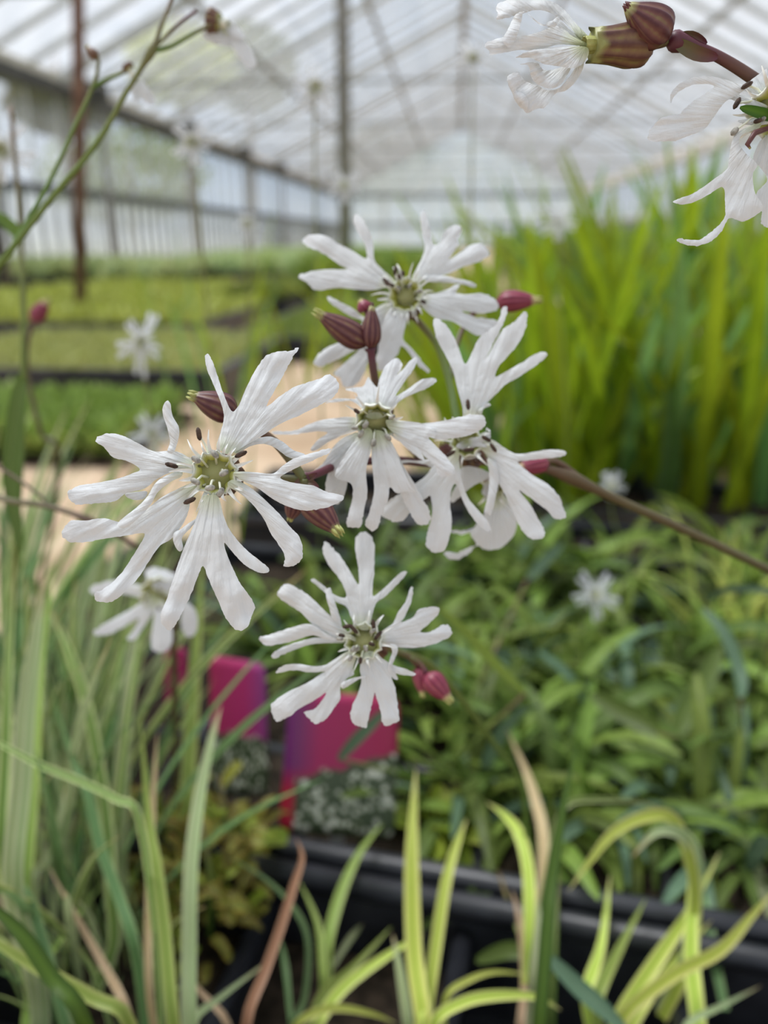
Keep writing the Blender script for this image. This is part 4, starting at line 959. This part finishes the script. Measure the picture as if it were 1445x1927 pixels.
flower(cen, K3, (390,392), .151, F3, c3, 'white flower in the middle of the cluster with dark green throat facing forward', R=.0030, tr=.0036, n_st=3, seed=3, scales=10, throat='throat_dark',
       anthers=((342,400,-1,'anther_grey',50),(318,445,-1,'anther_grey',60),(382,490,-1.5,'anther_grey',80),(455,462,-1,'anther_grey',-50)), step=4.5)
stem_obj('branch', [P(800,870,.172), P(770,840,.170), P(735,795,.168), c3], .0008, .0007, M['stem_purple'], cen, 4)
stem_obj('branch', [c3, P(709,735,.1645), P(703,700,.163), P(697,655,.162)], .0009, .0008, M['stem_purple'], cen, 4, swell=((1.0,.0006),))
bud(cen, P(690,648,.162), P(599,591,.1595), .0026, M['calyx'], 'dark purple-striped bud pointing up to the left above the centre flower')
bud(cen, P(697,655,.161), P(700,578,.160), .0020, M['calyx'], 'dark red upright bud above the centre flower', M['bract'])
bud(cen, P(690,585,.172), P(678,565,.172), .0016, M['calyx_pink'], 'faint red bud tip in the highest flower')
stem_obj('branch', [P(697,655,.163), P(694,620,.168), P(690,585,.172)], .0006, .0005, M['stem_purple'], cen, 3)
# flower 4 (right, seen from the side)
X = lambda pts: [(x-53.5, y-722.5) for x, y in pts]
F4 = [
 ([X([(885,1065),(880,1020),(855,930),(835,850),(790,760),(755,690),(735,600),(760,590),(800,620),(840,680),(870,750),(898,815),(930,760),(965,690),(1010,650),(1060,610),(1085,540),(1105,525),(1108,550),(1095,600),(1060,670),(1030,730),(1003,790),(1040,720),(1090,640),(1150,600),(1190,555),(1208,570),(1200,640),(1160,720),(1100,790),(1065,830),(1050,880),(1110,850),(1180,810),(1250,765),(1300,755),(1305,780),(1250,825),(1170,880),(1100,920),(1060,960),(1010,1010),(985,1040),(970,1090),(940,1150),(890,1150),(880,1110)]),
   ([(905,330),(935,305),(960,290),(972,298),(962,308),(935,320),(925,350)], -0.6)], -1.0, 1.0, 1.5, 0.9),
 ([[(880,470),(940,460),(990,480),(1040,515),(1100,545),(1170,540),(1260,525),(1340,530),(1350,550),(1320,562),(1240,570),(1150,580),(1110,590),(1180,650),(1260,700),(1320,770),(1348,850),(1340,870),(1300,875),(1230,810),(1160,760),(1115,730),(1170,800),(1220,890),(1245,945),(1230,970),(1180,975),(1130,930),(1090,850),(1050,760),(1010,690),(975,600),(940,540),(890,500)],
   ([(955,570),(1000,600),(1012,680),(1000,750),(975,850),(945,850),(940,830),(960,740),(965,650)], -0.8)], -1.2, -1.0, 1.0, 0.9),
 ([[(690,600),(640,660),(540,730),(450,790),(420,850),(450,872),(485,890),(530,880),(590,810),(640,775),(668,760),(678,830),(668,890),(650,960),(648,1015),(690,1042),(740,1030),(765,960),(776,890),(768,800),(775,725),(800,700),(840,800),(890,880),(945,932),(970,928),(960,890),(910,830),(860,770),(830,690),(815,600),(810,520),(780,520),(750,570)],
   ([(460,595),(530,578),(610,580),(690,570),(720,590),(690,620),(640,600),(560,590),(470,604)], 0.3)], -1.6, -2.5, 1.5, 0.9),
 ([[(820,620),(880,610),(965,640),(960,670),(880,710),(780,790),(770,760),(800,700)], [(830,570),(880,540),(920,540),(915,560),(860,575)]], 3.0, 2.0, 0, 0.5),
 ([[(800,500),(860,470),(930,455),(965,440),(958,425),(945,430),(955,415),(975,435),(968,470),(930,490),(960,510),(900,510),(850,520),(840,480),(862,500),(850,520),(810,520)]], -2.2, 0, 0, 0.3)]
c4 = P(890, 862, .176)
flower(cen, K3, (850,485), .160, F4, c4, 'white flower at the right of the cluster, seen from the side, one hand-shaped petal upright', R=.003, tr=.0030, n_st=3, seed=4, scales=9, step=4.5,
       anthers=((858,298,-3,'anther_brown',95),(950,470,-3,'anther_brown',-30),(985,515,-3,'anther_brown',-55),(770,545,-3,'anther_brown',30),(915,580,-1,'anther_brown',15),(862,525,-3,'anther_brown',5)))
stem_obj('branch', [P(900,868,.177), P(897,866,.177), c4], .0008, .0007, M['stem_purple'], cen, 3)
bud(cen, P(845,862,.178), P(832,832,.176), .0018, M['calyx'], 'dark red bud hidden between the two middle flowers')
stem_obj('branch', [P(870,872,.1765), P(855,868,.178), P(845,862,.178)], .0006, .0006, M['stem_purple'], cen, 3)
# flower under the right-hand one
F4b = [([[(1000,720),(1080,800),(1105,880),(1085,960),(1020,1020),(950,1030),(900,1010),(850,1060),(780,1080),(745,1060),(745,1040),(800,1045),(860,1020),(900,1000),(870,950),(900,900),(950,830),(975,760)]], 0, -2, 3, 0.9),
       ([[(780,935),(850,930),(910,905),(960,880),(965,900),(920,925),(850,950),(790,948)]], 1.0, 0, 1, 0.4),
       ([[(930,730),(950,700),(990,690),(1010,720),(980,760),(940,760)]], -0.5, 0, 0, 0.4)]
c4b = P(938, 900, .186)
flower(cen, K3, (985,730), .176, F4b, c4b, 'drooping white flower hanging behind the right-hand flower', R=.0028, tr=.0022, n_st=1, scales=4, seed=5)
stem_obj('branch', [P(960,870,.179), P(950,880,.183), c4b], .0007, .0006, M['stem_purple'], cen, 3)
# flower 2 (highest)
F2 = [
 ([[(545,400),(480,340),(440,290),(435,220),(415,150),(375,80),(345,60),(332,85),(350,140),(385,200),(400,250),(395,285),(330,245),(270,215),(200,175),(130,165),(85,185),(85,210),(140,240),(200,270),(260,315),(300,338),(200,340),(120,350),(70,365),(62,385),(100,405),(135,440),(170,445),(250,432),(340,440),(430,445),(500,430),(545,430)]], 0, 1.0, 1.5, 0.9),
 ([[(630,385),(650,340),(680,280),(695,220),(680,150),(668,80),(680,45),(695,45),(710,100),(725,160),(735,215),(770,205),(790,150),(830,120),(870,115),(880,140),(860,185),(860,220),(830,265),(815,290),(870,255),(920,220),(970,208),(1000,230),(1018,260),(990,290),(920,315),(860,340),(800,365),(740,375),(690,395),(650,415)],
   ([(690,375),(780,370),(850,385),(920,400),(955,420),(930,428),(860,410),(780,405),(700,400)], -0.5)], 0, 2.0, 1.5, 0.8),
 ([[(660,460),(740,460),(810,440),(850,415),(870,420),(850,455),(900,465),(980,458),(1030,480),(1065,515),(1060,540),(1000,560),(930,555),(880,550),(950,580),(1020,590),(1060,605),(1050,640),(1010,665),(960,675),(900,640),(830,600),(760,590),(700,550),(660,505)]], -0.2, -1.5, 1.5, 0.9),
 ([[(525,550),(605,548),(598,620),(585,690),(625,735),(680,800),(716,848),(700,858),(640,795),(580,725),(555,770),(520,820),(470,850),(450,800),(460,720),(470,650),(490,590)]], -0.4, -2.0, 2.0, 0.7),
 ([[(535,500),(470,520),(430,550),(390,580),(330,535),(260,500),(205,475),(215,505),(270,545),(330,580),(380,600),(360,640),(370,690),(330,690),(270,705),(190,740),(140,790),(138,825),(180,825),(250,795),(330,755),(370,735),(330,775),(270,830),(235,865),(270,890),(280,925),(330,930),(380,880),(410,800),(430,740),(470,660),(535,570)]], 0.5, 0.5, 1.0, 0.7)]
c2 = P(771, 588, .190)
flower(cen, K2, (598,470), .174, F2, c2, 'highest white flower of the cluster, slightly blurred, with yellow-green centre', R=.0027, tr=.0036, n_st=8, seed=2, scales=20, anthers=((545,345,-2,'anther_brown',80),(500,400,-1,'anther_brown',-40),(640,565,-1,'anther_grey',70)))
stem_obj('branch', [P(890,868,.177), P(862,800,.181), P(846,720,.187), P(825,655,.190), P(800,620,.190), c2], .0009, .0008, M['stem_green'], cen, 5)
bud(cen, P(935,568,.195), P(1013,564,.193), .0025, M['calyx_pink'], 'dusky pink bud with cream tip beside the highest flower')
stem_obj('branch', [P(846,720,.187), P(862,640,.196), P(890,590,.198), P(935,568,.195)], .0007, .0007, M['stem_purple'], cen, 5)

# ---- lowest flower
b5 = P(1010, 1600, .36); b5.z = .05
p5 = plant(b5, 'lowest white flower of the group with a pair of pink buds, over the pink labels')
F5 = [
 ([[(705,690),(670,640),(640,570),(560,530),(480,460),(410,400),(410,385),(440,392),(500,440),(560,490),(630,510),(635,470),(590,380),(520,290),(485,200),(495,150),(520,150),(580,210),(640,290),(690,380),(722,420),(720,330),(705,220),(700,130),(725,85),(770,80),(815,115),(828,200),(825,330),(815,430),(818,500),(870,465),(930,410),(990,350),(1030,332),(1035,355),(970,430),(900,500),(840,545),(815,610),(800,680),(785,725),(735,720)]], 0.2, 2.0, 2.0, 0.9),
 ([[(850,760),(900,715),(950,680),(980,610),(1030,540),(1060,450),(1075,440),(1085,470),(1065,550),(1030,630),(1005,672),(1080,640),(1120,590),(1180,572),(1230,568),(1258,590),(1240,630),(1190,680),(1130,735),(1200,735),(1260,700),(1310,690),(1335,730),(1335,765),(1280,795),(1200,825),(1100,842),(1000,840),(920,825),(850,800)],
   ([(925,815),(975,830),(980,870),(960,920),(945,970),(975,1030),(980,1055),(950,1045),(920,1000),(915,960),(935,900),(945,860)], -1.6)], 0, -0.5, 1.5, 0.8),
 ([[(780,865),(840,875),(880,915),(960,960),(1040,985),(1095,1012),(1085,1028),(1010,1022),(950,1010),(940,1040),(965,1110),(975,1180),(985,1250),(990,1310),(970,1335),(910,1362),(880,1340),(865,1260),(840,1180),(826,1140),(810,1220),(790,1300),(770,1375),(745,1370),(690,1345),(668,1290),(680,1220),(715,1150),(740,1060),(730,980),(745,900)]], -0.5, -3.0, 2.0, 0.9),
 ([[(690,865),(705,910),(685,980),(690,1020),(640,1050),(600,1110),(600,1180),(560,1240),(510,1310),(450,1345),(410,1330),(365,1280),(370,1265),(430,1245),(480,1190),(505,1140),(430,1190),(340,1240),(250,1300),(180,1330),(155,1290),(140,1230),(170,1190),(260,1130),(370,1080),(480,1010),(500,1000),(400,1005),(290,990),(180,1010),(178,990),(240,955),(330,950),(430,965),(500,955),(560,920),(640,870)],
   ([(605,1080),(660,1050),(720,1035),(770,1030),(765,1042),(725,1050),(670,1085),(615,1115)], -1.2)], -0.3, -2.5, 2.0, 0.9),
 ([[(660,750),(610,700),(560,650),(500,600),(430,530),(370,480),(300,440),(240,418),(195,460),(190,500),(250,550),(330,600),(390,660),(430,700),(500,740),(570,780),(660,795)],
   ([(650,795),(560,775),(480,730),(420,690),(360,685),(270,710),(160,745),(65,775),(75,805),(120,830),(190,820),(280,800),(370,770),(430,760),(520,790),(600,800)], -0.5),
   ([(620,790),(520,780),(430,775),(330,800),(240,830),(170,865),(145,895),(170,912),(250,875),(350,835),(440,815),(540,810),(620,808)], 0.5),
   ([(600,690),(545,640),(525,570),(505,500),(510,455),(535,445),(548,490),(575,570),(595,630),(610,690)], -1.0)], 0.2, 0.5, 1.0, 0.9)]
c5 = P(706, 1222, .170)
flower(p5, K4, (755,800), .1545, F5, c5, 'fully open white flower, lowest of the group, with green-yellow centre', R=.0032, tr=.0034, n_st=8, seed=6, scales=12, throat='throat_dark', anthers=((820,690,-1,'anther_brown',95),(690,720,-1,'anther_brown',-45),(650,700,-1,'anther_brown',10),(850,760,-1,'anther_brown',50),(700,850,-1.5,'anther_grey',30)))
nd5 = P(745, 1225, .185)
stem_obj('stem', [b5, P(985,1500,.33), P(930,1400,.29), P(830,1270,.225), nd5, c5], .0014, .0007, M['stem_green'], p5, 6)
bud(p5, P(788,1255,.188), P(795,1308,.187), .0018, M['calyx_pink'], 'pink bud, inner one of the pair beside the lowest flower')
bud(p5, P(803,1268,.186), P(846,1318,.184), .0026, M['calyx_pink'], 'pink bud with cream tip, outer one of the pair beside the lowest flower')
stem_obj('branch', [nd5, P(770,1236,.187), P(788,1255,.188)], .0007, .0006, M['stem_purple'], p5, 3)
stem_obj('branch', [P(770,1236,.187), P(790,1248,.187), P(803,1268,.186)], .0006, .0006, M['stem_purple'], p5, 3)

# ---- plant at the top right: crumpled flower, bud, hanging flower
b7 = P(1700, 1750, .36); b7.z = .05
p7 = plant(b7, 'white ragged-petalled plant arching in from the top right with a crumpled bloom and dark bud')
nd7 = P(1258, 74, .1335)
stem_obj('stem', [b7, b7*.6+P(1700,900,.26)*.4, P(1700,900,.20), P(1640,420,.145), P(1540,230,.138), P(1445,166,.136), P(1375,120,.135), P(1320,92,.134), nd7], .0016, .00075, M['stem_purple'], p7, 7, 8, swell=((.97,.0009),(.93,.0004)))
F7 = [
 ([[(545,180),(480,110),(430,50),(360,5),(260,-6),(160,-4),(90,25),(95,70),(95,100),(160,85),(230,65),(290,50),(350,60),(400,90),(450,130),(510,190)]], 1.5, 1.5, 0.5, 0.9),
 ([[(550,222),(470,180),(420,140),(380,130),(300,160),(220,180),(140,180),(60,205),(28,230),(55,255),(60,275),(120,265),(200,250),(300,250),(400,222),(500,228)],
   ([(235,60),(300,110),(380,135),(400,80),(320,130),(235,60),(215,100),(200,160),(175,215),(150,235),(118,200),(140,160),(165,110),(190,70)], -1.0)], -0.8, -0.5, 0.5, 0.8),
 ([[(548,240),(460,230),(360,240),(270,250),(190,285),(260,290),(330,320),(400,330),(470,340),(530,310)]], -1.2, -0.8, 0.5, 0.8),
 ([[(530,250),(525,330),(490,400),(440,450),(380,470),(340,530),(290,545),(235,560),(180,490),(145,390),(195,360),(230,400),(300,430),(340,450),(400,440),(440,400),(480,340),(490,270)],
   ([(145,390),(195,362),(215,410),(190,450),(230,470),(250,510),(235,555),(190,500)], -0.8)], 0.3, 1.0, 0.5, 0.9),
 ([[(250,330),(270,400),(340,440),(400,430),(440,380),(465,320),(400,340),(330,350),(290,310),(210,320)], ([(400,100),(450,140),(540,215),(530,235),(460,190),(390,170),(340,120)], .5)], 0.8, 0.3, 0, 0.8)]
c7 = P(900+862/2.651, 225/2.651, .1345)
flower(p7, K5, (540,225), .1318, F7, c7, 'crumpled white flower seen from behind its striped calyx', R=.0033, tr=.0012, n_st=0, scales=0, seed=7, throat='sepal', calyx='calyx_green', step=4.0, ripple=1.6)
stem_obj('branch', [nd7, P(1245,80,.134), c7], .0009, .0008, M['stem_purple'], p7, 3)
bud(p7, P(1256,72,.132), P(1183,14,.1295), .0033, M['calyx'], 'dark purple and green striped bud at the top edge', M['bract'])
V, F, UV = ribbon([nd7, P(1300,68,.1335), P(1330,82,.1335)], .002, lanceP, 4, .5); link('bract', mesh('bract', V, F, UV), p7, M['stem_purple'])
V, F, UV = ribbon([P(1270,78,.133), P(1310,100,.1325), P(1350,108,.133)], .0028, lanceP, 4, .5); link('bract', mesh('bract', V, F, UV), p7, M['stem_purple'])
F8 = [
 ([[(1330,430),(1240,400),(1160,380),(1080,385),(1000,420),(960,470),(960,515),(985,470),(1050,430),(1130,418),(1175,430),(1150,455),(1080,500),(1020,550),(1000,570),(920,585),(860,640),(845,690),(870,708),(940,705),(985,705),(1040,680),(1120,650),(1170,590),(1230,510),(1300,470)]], -0.4, -1.5, 1.0, 0.9),
 ([[(1400,610),(1300,655),(1270,690),(1250,780),(1240,840),(1180,890),(1080,960),(980,1000),(990,1018),(1060,1015),(1150,970),(1220,935),(1230,1030),(1225,1090),(1170,1150),(1100,1195),(1000,1190),(1005,1210),(1060,1225),(1140,1215),(1210,1160),(1250,1090),(1320,1105),(1390,1070),(1420,1030),(1380,960),(1370,870),(1390,820),(1330,760),(1300,710),(1320,670),(1400,640)]], -0.6, -2.0, 1.5, 1.0),
 ([[(1500,650),(1420,690),(1385,740),(1370,800),(1410,840),(1440,900),(1390,960),(1385,1020),(1415,1060),(1410,1110),(1445,1140),(1500,1120),(1540,1000),(1530,800)]], 1.5, 1.0, 0, 0.8),
 ([[(1520,560),(1600,620),(1700,700),(1760,800),(1700,820),(1620,740),(1540,660)]], 0.5, 0, 0, 0.8),
 ([[(1360,400),(1445,340),(1520,330),(1600,300),(1640,340),(1560,400),(1480,450),(1420,470),(1320,450)], ([(1240,490),(1300,470),(1380,500),(1445,530),(1400,545),(1330,520),(1270,500)], -1.0), ([(1300,600),(1380,590),(1450,600),(1440,620),(1360,625),(1310,615)], -1.0)], 0.6, 0.5, 0, 0.6)]
c8 = P(1470, 190, .140)
flower(p7, K5, (1480,560), .1330, F8, c8, 'hanging white flower cut by the right edge with curled drooping lobes', R=.0034, tr=.004, n_st=4, scales=10, seed=8, anthers=((1290,515,-1,'anther_brown',60),(1340,425,-1,'anther_brown',30),(1278,655,-1,'anther_grey',50)), step=4.0)
V, F, UV = ribbon([P(1470,225,.134), P(1430,212,.132), P(1392,202,.1315)], .0022, lanceP, 4, .5); link('sepal', mesh('sepal', V, F, UV), p7, M['dark'])
V, F, UV = tube([P(1450,240,.132), P(1420,250,.1312), P(1406,272,.131), P(1412,280,.131)], [.0004,.0005,.0004,.0002], 6); link('style', mesh('style', V, F, UV), p7, M['calyx'])
stem_obj('branch', [P(1540,230,.138), P(1510,205,.139), c8], .0008, .0007, M['stem_purple'], p7, 3)

# ---- blurred flowers farther off, built lobe by lobe
def gen_petals(cx, cy, R, rot, seed, squash=1.0, n=5):
    rnd = random.Random(seed); res = []
    for k in range(n):
        ph = rot + 2*math.pi*k/n + rnd.uniform(-.12,.12); L = R*rnd.uniform(.85,1.1); ol = []
        def pt(r, a): return (cx+math.cos(ph+a)*r, cy+math.sin(ph+a)*r*squash)
        lobes = [(-.50,.62,.045),(-.17,1.0,.085),(.17,1.0,.085),(.50,.62,.045)]
        ol.append(pt(L*.10,-.6))
        for i, (a, l, wv) in enumerate(lobes):
            a += rnd.uniform(-.05,.05); l *= rnd.uniform(.9,1.08)
            ol += [pt(L*.42, a-.10 if i in (1,2) else a-.06), pt(L*l*.75, a-wv*1.3), pt(L*l*.97, a-wv), pt(L*l, a), pt(L*l*.96, a+wv), pt(L*l*.75, a+wv*1.25)]
            if i < 3: ol.append(pt(L*(.40 if i != 1 else .5), (a+lobes[i+1][0])/2))
        ol.append(pt(L*.10,.6))
        res.append(([ol], rnd.uniform(-.5,.5), rnd.uniform(-3,3), rnd.uniform(0,2), 0.7))
    return res
def far_flower(px, py, d, R, label, base_px, rot=0.3, seed=20, squash=1.0, flabel=None, side=0.0, calyx='calyx', n_st=4, stem='stem_pale'):
    b = G(*base_px, .05); p = plant(b, label); c = P(px, py, d); bk = P(px+side, py+8, d+.012)
    flower(p, K0, (px, py), d, gen_petals(px, py, R, rot, seed, squash), bk, flabel or 'blurred white flower', R=.003, tr=.0034, n_st=n_st, scales=5, seed=seed, step=max(5, R/14), calyx=calyx)
    m1 = (bk*0.6+b*0.4); m1.z = bk.z*0.72+b.z*.28; m1 += Vector((0, .01, 0))
    stem_obj('stem', [b, m1*.5+b*.5+Vector((.004,0,.01)), m1, bk], .0010, .0006, M[stem], p, 6)
    return p
# the blurred flower under the large one
b6 = P(330, 1600, .42); b6.z = .05
p6 = plant(b6, 'blurred white flower drooping just below the large sharp flower')
K6 = (100, 630, 2.4914)
F6 = [([[(470,1190),(430,1130),(440,1100),(490,1095),(560,1115),(575,1150),(540,1210),(500,1210)]], 0, 0, 1, .7), ([[(455,1200),(380,1165),(300,1150),(220,1165),(175,1180),(185,1215),(260,1225),(320,1215),(400,1230),(455,1235)]], 0, 1, 1, .7),
      ([[(470,1220),(420,1250),(340,1300),(250,1350),(195,1385),(205,1410),(270,1400),(340,1365),(400,1330),(380,1380),(345,1425),(380,1430),(420,1380),(470,1300),(500,1240)]], -.5, -2, 1, .7),
      ([[(480,1250),(470,1340),(460,1420),(465,1470),(500,1490),(545,1470),(560,1400),(540,1310),(515,1240)]], -.5, -2, 1, .7),
      ([[(500,1210),(560,1240),(600,1290),(600,1360),(620,1410),(655,1410),(680,1360),(670,1300),(640,1260),(580,1220),(530,1190)]], 0, 1, 1, .7)]
c6 = P(298, 1105, .262)
flower(p6, K6, (490,1215), .245, F6, c6, 'blurred drooping white flower under the large one', R=.0045, tr=.005, n_st=4, scales=6, seed=9, step=6)
stem_obj('stem', [b6, P(330,1400,.38), P(326,1200,.30), P(316,1110,.27), c6], .0016, .001, M['stem_purple'], p6, 6)
far_flower(266, 645, .42, 46, 'small blurred white flower on a pale stem above the path, left of the large flower', (300, 1080), seed=22, squash=1.35)
far_flower(1120, 1118, .50, 44, 'small blurred white flower low down among the leafy plants', (1140, 1320), seed=23, squash=1.1)
far_flower(1150, 912, .62, 26, 'tiny blurred white flower right of the leaning stem', (1160, 1120), seed=24)
far_flower(592, 165, .40, 46, 'blurred white flower high against the roof, left of the grey post', (600, 1080), seed=25, rot=.9)
far_flower(362, 268, .40, 40, 'blurred white and pink flower against the dark gutter', (420, 1090), seed=26, rot=.2, squash=1.1)
far_flower(4, 285, .33, 60, 'blurred white flower cut by the left frame edge', (-60, 1250), seed=27)
far_flower(1050, 420, .70, 40, 'faint white flower above the tall leaves near the top flower', (1060, 990), seed=28)
far_flower(648, 350, .55, 34, 'faint white flower left of the highest flower petals', (640, 1010), seed=29)
far_flower(285, 815, .50, 44, 'faint white flower behind the narrow petal of the large flower', (300, 1150), seed=30)
far_flower(890, 110, .5, 36, 'pale blurred flower near the top centre under the roof', (880, 1010), seed=31)
far_flower(465, 420, .6, 24, 'small faint flower before the glazing bars', (470, 1000), seed=32)

# ---- tall stems at the left
bl = G(-150, 1250, .05); pl = plant(bl, 'tall slanting green stem at the left with a hanging white flower at the top')
L1 = [bl, P(-110,760,.27), P(-40,560,.235), P(0,498,.225), P(90,382,.22), P(180,272,.216), P(240,170,.214), P(285,96,.213), P(305,45,.213), P(330,-20,.214)]
stem_obj('stem', L1, .0012, .0005, M['stem_green'], pl, 6, 8, swell=((.775,.0007),))
stem_obj('branch', [P(285,96,.213), P(320,88,.214), P(365,62,.216), P(400,45,.217)], .0006, .0006, M['stem_green'], pl, 4)
stem_obj('branch', [P(285,96,.213), P(330,50,.212), P(370,20,.211)], .0005, .0004, M['stem_purple'], pl, 4)
stem_obj('branch', [P(20,470,.224), P(70,385,.222), P(105,318,.222), P(140,239,.222), P(174,164,.222), P(186,118,.222), P(178,102,.222)], .0007, .00045, M['stem_green'], pl, 5)
bud(pl, P(182,110,.222), P(165,88,.222), .0014, M['calyx_green'], 'small dark bud on the slanting stem')
stem_obj('branch', [P(174,164,.222), P(200,150,.223), P(225,140,.223), P(238,132,.224)], .0006, .0005, M['stem_green'], pl, 4)
flower(pl, K0, (425,45), .219, [([[(420,40),(445,60),(470,90),(482,118),(470,130),(452,112),(432,80),(415,55)]], 0, 0, 0, .5), ([[(415,50),(440,62),(436,84),(400,82),(380,66),(392,52)]], .6, 0, 0, .5), ([[(425,35),(448,50),(462,70),(446,74),(425,56)]], -.6, 0, 0, .5)], P(388,38,.219), 'blurred hanging white flower with green-brown calyx', R=.0032, tr=.0012, n_st=0, scales=0, seed=41, calyx='calyx_green')
flower(pl, K0, (252,142), .224, [([[(248,140),(266,150),(284,172),(292,192),(280,198),(262,180),(250,158)]], 0, 0, 0, .5), ([[(246,146),(256,160),(262,186),(252,186),(244,164)]], .5, 0, 0, .4)], P(238,122,.224), 'blurred small white flower hanging from the slanting stem', R=.0016, tr=.0008, n_st=0, scales=0, seed=42, calyx='calyx_green')
bl2 = G(60, 1180, .05); pl2 = plant(bl2, 'thin upright stem with one dusky pink bud near the left edge')
stem_obj('stem', [bl2, P(110,900,.40), P(78,816,.37), P(59,743,.36), P(50,688,.355), P(52,645,.352), P(62,605,.35)], .0014, .0008, M['stem_olive'], pl2, 6)
bud(pl2, P(62,605,.35), P(90,565,.347), .0034, M['calyx_pink'], 'dusky pink blurred bud')
bl3 = G(20, 1350, .05); pl3 = plant(bl3, 'straight dark green stem rising at the left edge beside the rusty post')
stem_obj('stem', [bl3, P(30,1050,.33), P(42,800,.31), P(44,600,.30), P(38,420,.30), P(20,200,.30)], .0014, .0008, M['stem_green'], pl3, 6)
V, F, UV = ribbon([P(40,450,.30), P(20,425,.297), P(-20,395,.295)], .006, lanceP, 4, .4); link('leaf', mesh('leaf', V, F, UV), pl3, M['leaf'])
V, F, UV = ribbon([P(43,700,.305), P(30,780,.30), P(20,900,.295), P(40,1040,.29)], .008, lanceP, 4, .4); link('leaf', mesh('leaf', V, F, UV), pl3, M['leaf'])
bl4 = G(-140, 1500, .05); pl4 = plant(bl4, 'brownish stem with a dark joint entering from the left beside the large flower')
stem_obj('stem', [bl4, P(-140,1100,.30), P(-60,945,.26), P(30,945,.25), P(100,955,.245), P(180,985,.245), P(260,1030,.25)], .0012, .0007, M['stem_olive'], pl4, 6, 8, swell=((.8,.0007),))
stem_obj('branch', [P(100,955,.245), P(60,920,.247), P(0,880,.25)], .0007, .0004, M['stem_olive'], pl4, 4)
bl5 = G(420, 1060, .05); pl5 = clump('upright_leaf_plant', Vector((bl5.x, bl5.y, .0)), IRIS, 4, .30, .01, .12, 'slim pale leaves rising left of the highest flower to the gutter', 'plant', None, 'leaf', random.Random(3), .45)
